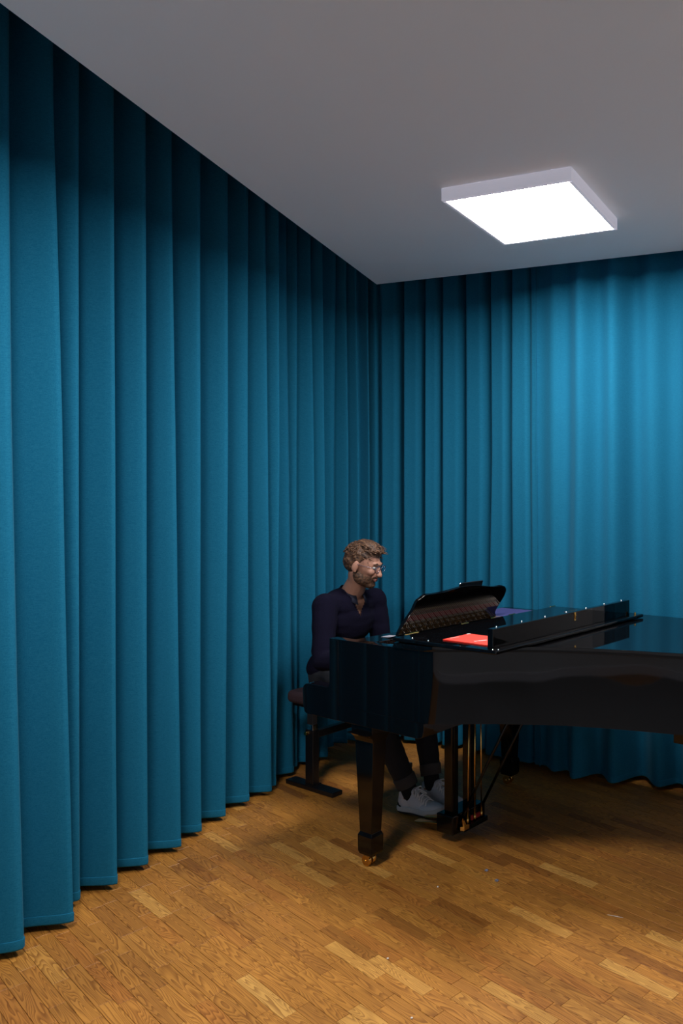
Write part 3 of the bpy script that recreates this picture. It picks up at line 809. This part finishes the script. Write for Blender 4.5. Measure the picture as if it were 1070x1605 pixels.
# loose sheet left of the desk
sh_ = placed('paper_sheet', 0.138, 0.235, SH + 0.0015, radians(3))
bm = bmesh.new(); N = 8
v = [[bm.verts.new((-0.03 + 0.06 * i / N, -0.03 + 0.06 * j / N, 0.0004 + 0.004 * (i / N) ** 3)) for j in range(N + 1)] for i in range(N + 1)]
for i in range(N):
    for j in range(N): bm.faces.new((v[i][j], v[i + 1][j], v[i + 1][j + 1], v[i][j + 1]))
sp = obj('sheet', bm, M['greypaper'], sh_, smooth=True); so = sp.modifiers.new('t', 'SOLIDIFY'); so.thickness = 0.0006; so.offset = 1
tag(sh_, 'pale sheet of paper lying left of the music desk', 'paper')
# tablet leaning on the player's side of the desk, its top edge showing
ta, tc2 = desk_pt(726, 914), desk_pt(761, 911)
TY0, TY1, TL = ta[0], tc2[0], 0.5 * (ta[1] + tc2[1])
tb = placed('tablet', S0 - th * cos(TH) - 0.001, (TY0 + TY1) / 2, SH + 0.0, 0)
bm = bmesh.new(); hw = (TY1 - TY0) / 2
mt = Matrix.Rotation(TH, 4, 'Y')
box(bm, -0.0095, -0.0015, -hw, hw, 0.012, TL, mt)
obj('tablet_case', bm, M['satin'], tb, bevel=0.002, seg=3)
bm = bmesh.new(); box(bm, -0.0103, -0.0096, -hw + 0.008, hw - 0.008, 0.02, TL - 0.008, mt); obj('screen', bm, M['screen'], tb)
bm = bmesh.new(); tube(bm, [mt @ Vector((-0.005, -hw - 0.001, TL - 0.006)), mt @ Vector((-0.005, -hw + 0.005, TL - 0.001))], 0.005, 8); obj('corner_highlight', bm, M['chrome'], tb, smooth=True)  # bright end added to imitate a highlight on the tablet edge
tag(tb, 'black tablet leaning on the music desk, its top edge above it', 'tablet')

# ================================================================== BENCH
bn = placed('piano_bench', -0.785, 0.79, 0)
bnl = -0.785, 0.79
BYN = -0.272; BYF = 0.262
for y in (BYN, BYF):
    bm = bmesh.new(); box(bm, -0.195, 0.212, y - 0.034, y + 0.034, 0.0, 0.026); fb = obj('foot_bar', bm, M['satin'], bn, bevel=0.004)
    bm = bmesh.new(); box(bm, -0.036, 0.030, y - 0.022, y + 0.022, 0.0255, 0.335); obj('post_sleeve', bm, M['satin'], bn, bevel=0.004)
    bm = bmesh.new(); box(bm, -0.027, 0.021, y - 0.016, y + 0.016, 0.334, 0.462); obj('inner_post', bm, M['matteblack'], bn, bevel=0.002)
    bm = bmesh.new(); box(bm, -0.031, 0.025, y - 0.0185, y + 0.0185, 0.334, 0.366); tag(obj('collar', bm, M['chrome'], bn, bevel=0.002), 'chrome collar')
    s = -1 if y < 0 else 1
    bm = bmesh.new(); tube(bm, [(-0.02, y + s * 0.021, 0.315), (-0.02, y + s * 0.034, 0.315)], 0.011, 12); tag(obj('clamp_knob', bm, M['brass'], bn, bevel=0.001), 'brass clamp knob')
    bm = bmesh.new(); box(bm, -0.028, 0.036, y + (0.0 if s < 0 else 0) - 0.03, y + 0.03, 0.0255, 0.031); obj('weld_plate', bm, M['satin'], bn)
bm = bmesh.new(); box(bm, -0.02, 0.02, BYN + 0.02, BYF - 0.02, 0.285, 0.325); obj('cross_bar', bm, M['satin'], bn, bevel=0.004)
bm = bmesh.new(); box(bm, -0.15, 0.17, BYN - 0.02, BYF + 0.02, 0.455, 0.475); obj('seat_frame', bm, M['matteblack'], bn, bevel=0.003)
bm = bmesh.new(); box(bm, -0.168, 0.195, -0.325, 0.31, 0.474, 0.545)
obj('seat_cushion', bm, M['seat_fab'], bn, bevel=0.028, seg=5)
for p in bn.children[-1].data.polygons: p.use_smooth = True
tag(bn, 'black steel piano bench with a dark padded seat under the pianist', 'bench')

# ================================================================== PERSON
per = placed('person', -0.62, 0.66, 0)                # local frame of the piano, origin on the floor under the pelvis
OFF = Vector((-0.62, 0.66, 0))
def L(x, y, z): return Vector((x, y, z)) - OFF
HIPZ = 0.635
pel = L(-0.77, 0.67, 0.64)
hipR, hipL = L(-0.76, 0.585, 0.625), L(-0.76, 0.755, 0.625)
kneeR, kneeL = L(-0.225, 0.475, 0.545), L(-0.24, 0.83, 0.555)
ankR, ankL = L(-0.075, 0.575, 0.105), L(-0.085, 0.745, 0.105)
waist = L(-0.745, 0.67, 0.78); chest = L(-0.68, 0.665, 0.95); upch = L(-0.655, 0.66, 1.045)
shR, shL = L(-0.635, 0.485, 1.045), L(-0.635, 0.835, 1.045)
elR, elL = L(-0.555, 0.405, 0.765), L(-0.61, 0.875, 0.775)
wrR, wrL = L(-0.285, 0.40, 0.800), L(-0.275, 0.86, 0.805)
neck0, neck1 = L(-0.635, 0.66, 1.085), L(-0.565, 0.655, 1.175)
HC = L(-0.520, 0.652, 1.262)                          # centre of the head
HR = (Matrix.Rotation(radians(22), 3, 'Z') @ Matrix.Rotation(radians(17), 3, 'Y'))
def hp(x, y, z): return HC + HR @ (Vector((x, y, z)) * 1.0)
def hblob(bm, c, r, rot=None, seg=16):
    blob(bm, hp(*c), [q * 1.0 for q in r], HR @ rot if rot else HR, seg)
def RY(d): return Matrix.Rotation(radians(d), 3, 'Y')
def RZ(d): return Matrix.Rotation(radians(d), 3, 'Z')

def finger(bm, base, direc, side, ln, r, curl):
    """knuckle chain curling downward"""
    d = direc.copy(); p = base.copy(); pts = [p.copy()]; rs = [r]
    for k, f in enumerate((0.45, 0.31, 0.24)):
        d = (Matrix.Rotation(curl[k], 3, side) @ d).normalized()
        p = p + d * ln * f; pts.append(p.copy()); rs.append(r * (1 - 0.1 * (k + 1)))
    chain(bm, pts, rs)
def hand(bm, wr, fwd, sgn):
    """palm facing down, sgn +1: thumb towards +y"""
    side = Vector((0, 1, 0))
    c = wr + fwd * 0.055 + Vector((0, 0, -0.004))
    rot = Matrix.Rotation(radians(4), 3, 'Y')
    blob(bm, c, (0.050, 0.041, 0.015), rot); blob(bm, c + fwd * 0.02, (0.032, 0.043, 0.013), rot)
    limb(bm, wr - fwd * 0.02, wr + fwd * 0.03, 0.024, 0.022)
    for k, (dy, ln, dx) in enumerate(((0.030, 0.072, 0.037), (0.010, 0.080, 0.042), (-0.010, 0.075, 0.038), (-0.029, 0.060, 0.030))):
        b = c + fwd * dx + side * dy * sgn
        dr = (fwd + side * dy * sgn * 2.2).normalized()
        finger(bm, b, dr, side, ln, 0.0088, (radians(12), radians(32), radians(26)))
    b = c - fwd * 0.022 + side * 0.036 * sgn
    pts = [b, b + (fwd * 0.55 + side * 0.8 * sgn + Vector((0, 0, -0.15))).normalized() * 0.035]
    pts.append(pts[1] + (fwd * 0.9 + side * 0.35 * sgn + Vector((0, 0, -0.3))).normalized() * 0.03)
    pts.append(pts[2] + (fwd * 0.95 + side * 0.1 * sgn + Vector((0, 0, -0.4))).normalized() * 0.022)
    chain(bm, pts, [0.0125, 0.0108, 0.0098, 0.0082])

# ---- body: one continuous surface
bm = bmesh.new()
blob(bm, pel, (0.115, 0.155, 0.10)); blob(bm, waist, (0.10, 0.135, 0.13)); blob(bm, chest, (0.105, 0.155, 0.15), RY(12))
blob(bm, upch, (0.085, 0.165, 0.085), RY(14))
for a, b, c, r in ((shR, elR, wrR, 1), (shL, elL, wrL, 1)): chain(bm, [a, b], [0.053, 0.038]); chain(bm, [b, c], [0.038, 0.025])
for a, b, c in ((hipR, kneeR, ankR), (hipL, kneeL, ankL)):
    chain(bm, [a, b], [0.080, 0.052]); mid = b.lerp(c, 0.35) + Vector((-0.012, 0, 0)); chain(bm, [b, mid, c], [0.050, 0.052, 0.036])
    f0 = c + Vector((-0.02, 0, -0.045)); f1 = c + Vector((0.15, 0.01, -0.055)); chain(bm, [c, f0, f1], [0.036, 0.036, 0.024])
chain(bm, [neck0, neck1, hp(-0.015, 0, -0.05)], [0.064, 0.057, 0.056])
limb(bm, neck0 + Vector((-0.01, -0.02, -0.01)), shR + Vector((0, 0.03, 0.005)), 0.055, 0.05); limb(bm, neck0 + Vector((-0.01, 0.02, -0.01)), shL + Vector((0, -0.03, 0.005)), 0.055, 0.05)
# head
hblob(bm, (-0.012, 0, 0.035), (0.098, 0.076, 0.090)); hblob(bm, (0.030, 0, 0.012), (0.062, 0.066, 0.080))
hblob(bm, (0.034, 0, -0.045), (0.054, 0.052, 0.062)); hblob(bm, (0.062, 0, -0.083), (0.028, 0.028, 0.022))
hblob(bm, (0.010, 0.034, -0.055), (0.05, 0.024, 0.035), RY(35)); hblob(bm, (0.010, -0.034, -0.055), (0.05, 0.024, 0.035), RY(35))
hblob(bm, (0.085, 0, 0.035), (0.014, 0.045, 0.012))
limb(bm, hp(0.088, 0, 0.018), hp(0.110, 0, -0.022), 0.0095, 0.0145); hblob(bm, (0.104, 0.012, -0.024), (0.011, 0.008, 0.008)); hblob(bm, (0.104, -0.012, -0.024), (0.011, 0.008, 0.008))
hblob(bm, (0.066, 0.036, -0.012), (0.024, 0.022, 0.022)); hblob(bm, (0.066, -0.036, -0.012), (0.024, 0.022, 0.022))
hblob(bm, (0.083, 0, -0.048), (0.016, 0.026, 0.016))
for s in (1, -1):
    hblob(bm, (-0.008, s * 0.079, 0.000), (0.020, 0.009, 0.032), RZ(s * -22) @ RY(12)); hblob(bm, (-0.006, s * 0.077, -0.026), (0.011, 0.008, 0.012))
for wr, el, s in ((wrR, elR, 1), (wrL, elL, -1)):
    hand(bm, wr, Vector((1, 0, -0.10)).normalized(), s)
body = bake_remesh('body', bm, 0.0052, 3, M['skin'], per)

# ---- sweater
bm = bmesh.new()
blob(bm, pel + Vector((0.0, 0, 0.035)), (0.138, 0.180, 0.105)); blob(bm, waist, (0.128, 0.165, 0.15)); blob(bm, chest, (0.128, 0.178, 0.165), RY(12)); blob(bm, upch + Vector((0, 0, -0.004)), (0.104, 0.182, 0.090), RY(14))
for a, b, c in ((shR, elR, wrR), (shL, elL, wrL)):
    chain(bm, [a, a.lerp(b, 0.5), b], [0.069, 0.062, 0.053]); chain(bm, [b, b.lerp(c, 0.5), c + (b - c).normalized() * 0.012], [0.053, 0.048, 0.037])
limb(bm, neck0 + Vector((-0.015, -0.025, -0.026)), shR + Vector((0, 0.03, 0.0)), 0.060, 0.062); limb(bm, neck0 + Vector((-0.015, 0.025, -0.026)), shL + Vector((0, -0.03, 0.0)), 0.060, 0.062)
chain(bm, [neck0 + Vector((-0.012, 0, -0.03)), neck0 + Vector((0.002, 0, 0.022))], [0.085, 0.066])
sw = bake_remesh('sweater', bm, 0.007, 3, M['sweater'], per)
# open the V at the throat
bm = bmesh.new(); bm.from_mesh(sw.data)
VN = neck0
kill = []
for f in bm.faces:
    c = f.calc_center_median() - VN
    up = c.z + 0.32 * c.x
    if up > 0.044: kill.append(f); continue
    if c.x > 0.02:
        depth_ = 0.044 - up
        if depth_ < 0.125 and abs(c.y) < 0.062 * (1 - depth_ / 0.125): kill.append(f)
bmesh.ops.delete(bm, geom=kill, context='FACES'); bm.to_mesh(sw.data); bm.free()
so = sw.modifiers.new('t', 'SOLIDIFY'); so.thickness = 0.004; so.offset = 0
# woollen folds at the elbow and waist
for v_, nr_ in zip(sw.data.vertices, [v.normal.copy() for v in sw.data.vertices]):
    q = v_.co; w_ = 0.004 * noise.noise(Vector((q.x * 9, q.y * 9, q.z * 26)))
    v_.co = q + nr_ * w_
# shirt collar
bm = bmesh.new()
for s in (-1, 1):
    pts = []
    for k in range(9):
        a = pi * (0.12 + 0.88 * k / 8) * s
        c_ = neck0 + Vector((0.012, 0, 0.030)); r_ = 0.066
        p = c_ + Vector((cos(a) * r_, sin(a) * r_ * 0.98, -0.26 * cos(a) * 0.05))
        p.z += -0.02 * max(0, cos(a))
        pts.append(p)
    rows = []
    for i, p in enumerate(pts):
        d = (p - neck0); d.z = 0; d.normalize(); t_ = 1 - i / 8
        rows.append([bm.verts.new(p + d * 0.012 + Vector((0, 0, -0.012 - 0.030 * t_ ** 2)) + Vector((0.014, 0, 0)) * t_ ** 2), bm.verts.new(p + Vector((0, 0, 0.016))), bm.verts.new(p - d * 0.004 + Vector((0, 0, 0.0)))])
    for a, b in zip(rows, rows[1:]):
        bm.faces.new((a[0], a[1], b[1], b[0])); bm.faces.new((a[1], a[2], b[2], b[1]))
o = obj('shirt_collar', bm, M['shirt'], per, smooth=True); so = o.modifiers.new('t', 'SOLIDIFY'); so.thickness = 0.003

# ---- trousers
bm = bmesh.new()
blob(bm, pel + Vector((0, 0, -0.004)), (0.130, 0.172, 0.085))
for a, b, c in ((hipR, kneeR, ankR), (hipL, kneeL, ankL)):
    chain(bm, [a, a.lerp(b, 0.5), b], [0.094, 0.085, 0.071])
    mid = b.lerp(c, 0.4) + Vector((-0.01, 0, 0)); lo_ = b.lerp(c, 0.86)
    chain(bm, [b, mid, lo_], [0.069, 0.064, 0.053])
tr = bake_remesh('trousers', bm, 0.008, 3, M['jeans'], per)
for v_, nr_ in zip(tr.data.vertices, [v.normal.copy() for v in tr.data.vertices]):
    q = v_.co; v_.co = q + nr_ * 0.003 * noise.noise(Vector((q.x * 14, q.y * 14, q.z * 30)))
for b, c in ((kneeR, ankR), (kneeL, ankL)):
    d = (c - b).normalized()
    p0_, p1_ = b.lerp(c, 0.80), b.lerp(c, 0.93)
    bm = bmesh.new(); tube(bm, [p0_, p0_ + d * 0.004, p1_ - d * 0.004, p1_, p1_ - d * 0.004], [0.054, 0.058, 0.055, 0.051, 0.045], 20)
    obj('trouser_cuff', bm, M['cuff'], per, smooth=True)
    bm = bmesh.new(); chain(bm, [b.lerp(c, 0.88), c + d * 0.01], [0.041, 0.042]); obj('sock', bm, M['sock'], per, smooth=True)

# ---- sneakers
def shoe(ank, yaw, pitch, lift):
    """local: x forward, sole at z=0, ankle over x=0.06"""
    R = Matrix.Rotation(yaw, 4, 'Z') @ Matrix.Rotation(pitch, 4, 'Y')
    base = Vector((ank.x, ank.y, lift))
    T = Matrix.Translation(base) @ R @ Matrix.Translation((-0.055, 0, 0))
    prof = [(-0.012, 0.020), (0.0, 0.033), (0.04, 0.038), (0.10, 0.036), (0.15, 0.044), (0.20, 0.050), (0.24, 0.047), (0.268, 0.034), (0.282, 0.014)]
    ol = catmull([(x, -w) for x, w in prof], 3); orr = [Vector((p.x, -p.y)) for p in reversed(ol)]
    outline = [tuple(p) for p in ol] + [tuple(p) for p in orr]
    def toe(x): return 0.012 * max(0, (x - 0.20) / 0.08) ** 2
    def ringz(z, k): return [T @ Vector((0.13 + (x - 0.13) * k, y * k, z + toe(x))) for x, y in outline]
    bm = bmesh.new(); loft(bm, [ringz(0.0, 0.96), ringz(0.004, 1.0), ringz(0.008, 1.005)]); out_ = obj('outsole', bm, M['outsole'], None, smooth=False)
    bm = bmesh.new(); loft(bm, [ringz(0.008, 1.01), ringz(0.014, 1.035), ringz(0.030, 1.03), ringz(0.034, 1.0)]); ms = obj('midsole', bm, M['rubber'], None, smooth=True)
    bm = bmesh.new()
    def b_(c, r, rot=None):
        bmesh.ops.create_uvsphere(bm, u_segments=18, v_segments=12, radius=1, matrix=T @ Matrix.Translation(c) @ (rot or Matrix.Identity(4)) @ Matrix.Diagonal((*r, 1)))
    b_((0.045, 0, 0.055), (0.058, 0.038, 0.050)); b_((0.045, 0, 0.088), (0.054, 0.037, 0.030)); b_((0.12, 0, 0.050), (0.085, 0.042, 0.044), Matrix.Rotation(radians(18), 4, 'Y'))
    b_((0.20, 0, 0.034), (0.078, 0.048, 0.030)); b_((0.085, 0, 0.085), (0.045, 0.032, 0.030), Matrix.Rotation(radians(30), 4, 'Y')); b_((0.0, 0, 0.05), (0.012, 0.026, 0.045))
    b_((0.098, 0, 0.108), (0.018, 0.026, 0.022), Matrix.Rotation(radians(35), 4, 'Y'))
    up = bake_remesh('upper', bm, 0.004, 2, M['leather'], None)
    bm = bmesh.new()
    for k in range(7):
        t = k / 6; x = 0.104 + 0.085 * t; z = 0.118 - 0.047 * t; w = 0.026 + 0.004 * t
        tube(bm, [T @ Vector((x + 0.006, -w - 0.004, z - 0.018)), T @ Vector((x, -w * 0.7, z - 0.003)), T @ Vector((x - 0.006 * (-1) ** k, 0, z + 0.006)), T @ Vector((x, w * 0.7, z - 0.003)), T @ Vector((x + 0.006, w + 0.004, z - 0.018))], 0.0032, 6)
    for s in (-1, 1):
        tube(bm, [T @ Vector((0.102, 0, 0.124)), T @ Vector((0.115, s * 0.025, 0.128)), T @ Vector((0.128, s * 0.036, 0.108)), T @ Vector((0.11, s * 0.020, 0.112)), T @ Vector((0.104, 0, 0.120))], 0.003, 6)
        tube(bm, [T @ Vector((0.104, 0, 0.122)), T @ Vector((0.125, s * 0.014, 0.114)), T @ Vector((0.15, s * 0.030, 0.092))], 0.003, 6)
    lc = obj('laces', bm, M['lace'], None, smooth=True)
    hls = []
    for s in (-1, 1):
        bm = bmesh.new()
        tube(bm, [T @ Vector((-0.006, s * 0.022, 0.045)), T @ Vector((0.010, s * 0.038, 0.041)), T @ Vector((0.028, s * 0.042, 0.036))], 0.0035, 5)
        hls.append(obj('heel_mark', bm, M['outsole'], None))
    root = empty('sneaker', (0, 0, 0)); root.parent = per
    # parts are expressed in the person's frame already
    for c in (out_, ms, up, lc, *hls): c.parent = None
    bm = bmesh.new(); me = up.data; 
    bpy.data.objects.remove(root, do_unlink=True)
    up.name = 'sneaker'; up.parent = per
    for c in (out_, ms, lc, *hls): c.parent = up
    up['label'] = 'white leather sneaker with white laces'
    return up
shoe(ankR, radians(2), radians(-5), 0.008)
shoe(ankL, radians(0), radians(0), 0.0)

# ---- face details, glasses, hair, beard
for s in (1, -1):
    bm = bmesh.new(); hblob(bm, (0.077, s * 0.031, 0.014), (0.012, 0.013, 0.009), seg=12); e = obj('eye', bm, M['eye'], per, smooth=True)
    bm = bmesh.new(); hblob(bm, (0.0875, s * 0.031, 0.013), (0.002, 0.0055, 0.0055), seg=10); obj('iris', bm, M['iris'], e, smooth=True)
    bm = bmesh.new(); tube(bm, [hp(0.092, s * 0.014, 0.034), hp(0.092, s * 0.030, 0.040), hp(0.080, s * 0.050, 0.034)], [0.003, 0.0042, 0.0025], 6); obj('eyebrow', bm, M['hair'], per, smooth=True)
bm = bmesh.new(); hblob(bm, (0.0985, 0, -0.050), (0.005, 0.021, 0.004)); hblob(bm, (0.0965, 0, -0.058), (0.006, 0.019, 0.005)); obj('mouth', bm, M['lip'], per, smooth=True)
bm = bmesh.new()
for s in (1, -1):
    c = [(0.106, s * 0.035 + 0.026 * cos(a), 0.012 + 0.020 * sin(a)) for a in [2 * pi * k / 24 for k in range(25)]]
    tube(bm, [hp(x - 0.10 * max(0, abs(y) - 0.03) ** 1 * 0.5, y, z) for x, y, z in c], 0.0014, 6, cap=False)
    tube(bm, [hp(0.101, s * 0.061, 0.018), hp(0.07, s * 0.073, 0.018), hp(0.0, s * 0.082, 0.014), hp(-0.016, s * 0.082, -0.004)], 0.0014, 6)
tube(bm, [hp(0.107, -0.010, 0.018), hp(0.112, 0, 0.022), hp(0.107, 0.010, 0.018)], 0.0014, 6)
gl = obj('spectacles', bm, M['glass'], per, smooth=True)
gl['label'] = 'thin metal spectacles'
for s in (1, -1):
    bm = bmesh.new(); v = [bm.verts.new(hp(0.1055 - 0.05 * max(0, abs(s * 0.035 + 0.025 * cos(a)) - 0.03), s * 0.035 + 0.025 * cos(a), 0.012 + 0.019 * sin(a))) for a in [2 * pi * k / 24 for k in range(24)]]
    bm.faces.new(v); o = obj('lens', bm, M['lens'], gl); so = o.modifiers.new('t', 'SOLIDIFY'); so.thickness = 0.0012

def hairline(x, z): return z > 0.066 - 0.16 * max(0, 0.055 - x) * (1 if x > -0.0 else 1)
bm = bmesh.new()
hblob(bm, (-0.016, 0, 0.050), (0.104, 0.083, 0.088)); hblob(bm, (-0.045, 0, 0.015), (0.075, 0.078, 0.075)); hblob(bm, (0.035, 0.0, 0.104), (0.058, 0.060, 0.028), RY(-4)); hblob(bm, (0.0, 0, 0.12), (0.07, 0.06, 0.028))
hr = bake_remesh('hair', bm, 0.0045, 2, M['hair'], per)
bm = bmesh.new(); bm.from_mesh(hr.data)
HRI = HR.transposed(); kill = []
for v_ in bm.verts:
    q = (HRI @ (v_.co - HC)) / 1.0
    v_.co = v_.co + v_.normal * (0.004 * noise.noise(Vector((q.x * 22, q.y * 70, q.z * 50))) + 0.003 * noise.noise(q * 120))
for f in bm.faces:
    q = (HRI @ (f.calc_center_median() - HC)) / 1.0
    lim = 0.078 if q.x > 0.055 else (0.078 - (0.055 - q.x) * 0.9 if q.x > 0.025 else 0.051 - (0.025 - q.x) * 1.5)
    if q.x > -0.03 and q.x < 0.025: lim = max(lim, 0.012 if q.x < 0.012 else 0.03)
    if q.x <= -0.03: lim = -0.045
    if q.z < lim: kill.append(f)
bmesh.ops.delete(bm, geom=kill, context='FACES')
# short locks
g = random.Random(5)
for k in range(300):
    a = g.uniform(0, 2 * pi); e = g.uniform(0.05, 1.5)
    dx, dy, dz = cos(a) * cos(e), sin(a) * cos(e), sin(e)
    p = Vector((-0.016 + dx * 0.104, dy * 0.083, 0.050 + dz * 0.090))
    if p.x > 0.05: p.z += 0.012
    if p.z < (0.085 if p.x > 0.05 else 0.03): continue
    fl = Vector((0.020 + 0.012 * g.random(), 0.008 * g.uniform(-1, 1), 0.004 * g.uniform(-1, 1)))
    if p.x < -0.02: fl = Vector((-0.004, 0.006 * g.uniform(-1, 1), -0.016))
    nrm = Vector((dx, dy, dz))
    q1 = p + fl * 0.6 + nrm * 0.006; q2 = p + fl * 1.3 + nrm * 0.003 * g.random()
    tube(bm, [hp(*p), hp(*q1), hp(*q2)], [0.0030, 0.0026, 0.0006], 4)
bm.to_mesh(hr.data); bm.free()
for p in hr.data.polygons: p.use_smooth = True
hr['label'] = 'short tousled brown hair'
bm = bmesh.new()
hblob(bm, (0.038, 0, -0.050), (0.057, 0.0555, 0.062)); hblob(bm, (0.066, 0, -0.086), (0.032, 0.033, 0.026)); hblob(bm, (0.012, 0.036, -0.056), (0.053, 0.027, 0.037), RY(35)); hblob(bm, (0.012, -0.036, -0.056), (0.053, 0.027, 0.037), RY(35))
hblob(bm, (0.087, 0, -0.040), (0.0165, 0.028, 0.007))
bd = bake_remesh('beard', bm, 0.004, 2, M['hair'], per)
bm = bmesh.new(); bm.from_mesh(bd.data); kill = []
for f in bm.faces:
    q = (HRI @ (f.calc_center_median() - HC)) / 1.0
    top = -0.040 if q.x > 0.045 else -0.040 + (0.045 - q.x) * 0.9
    if q.z > top and not (q.x > 0.088 and q.z < -0.033): kill.append(f)
    elif abs(q.y) < 0.02 and q.x > 0.085 and -0.064 < q.z < -0.047: kill.append(f)
bmesh.ops.delete(bm, geom=kill, context='FACES')
for v_ in bm.verts:
    v_.co = v_.co + v_.normal * 0.002 * noise.noise(v_.co * 160)
bm.to_mesh(bd.data); bm.free()
tag(per, 'man in a navy jumper, dark trousers and spectacles, seated playing the piano', 'person')

# ------------------------------------------------------------------ specks on the floor
def speck(name, px, py, label, m, kind):
    p = at(px, py, 0.0); g = random.Random(int(px)); bm = bmesh.new()
    if kind == 'lint':
        for k in range(5):
            a = g.uniform(0, 2 * pi); r = 0.010
            tube(bm, [(cos(a) * r, sin(a) * r, 0.002), (g.uniform(-.003, .003), g.uniform(-.003, .003), 0.006), (-cos(a + .6) * r, -sin(a + .6) * r, 0.002)], 0.0016, 5)
    elif kind == 'splinter':
        tube(bm, [(-0.03, 0.012, 0.0015), (0.0, 0.0, 0.002), (0.03, -0.011, 0.0015)], [0.0006, 0.0014, 0.0006], 5)
    else: blob(bm, (0, 0, 0.0025), (0.0042, 0.0034, 0.003), seg=8)
    o = obj(name, bm, M[m], smooth=True); o.location = (p.x, p.y, 0.0005); tag(o, label, name.replace('_', ' '))
speck('lint', 762, 1365, 'tuft of grey-blue lint on the floor, farther of the two', 'lint', 'lint')
speck('lint', 778, 1381, 'tuft of grey-blue lint on the floor, nearer of the two', 'lint', 'lint')
speck('crumb', 607.5, 1503.5, 'white crumb on the parquet in front of the piano', 'crumb', 'crumb')
speck('crumb', 645, 1597, 'pale crumb on the parquet at the bottom of the view', 'crumb', 'crumb')
speck('crumb', 686, 1391, 'pale crumb on the dark boards near the piano shadow', 'crumb', 'crumb')
speck('wood_splinter', 964, 1437, 'thin pale splinter lying on the parquet at right', 'crumb', 'splinter')
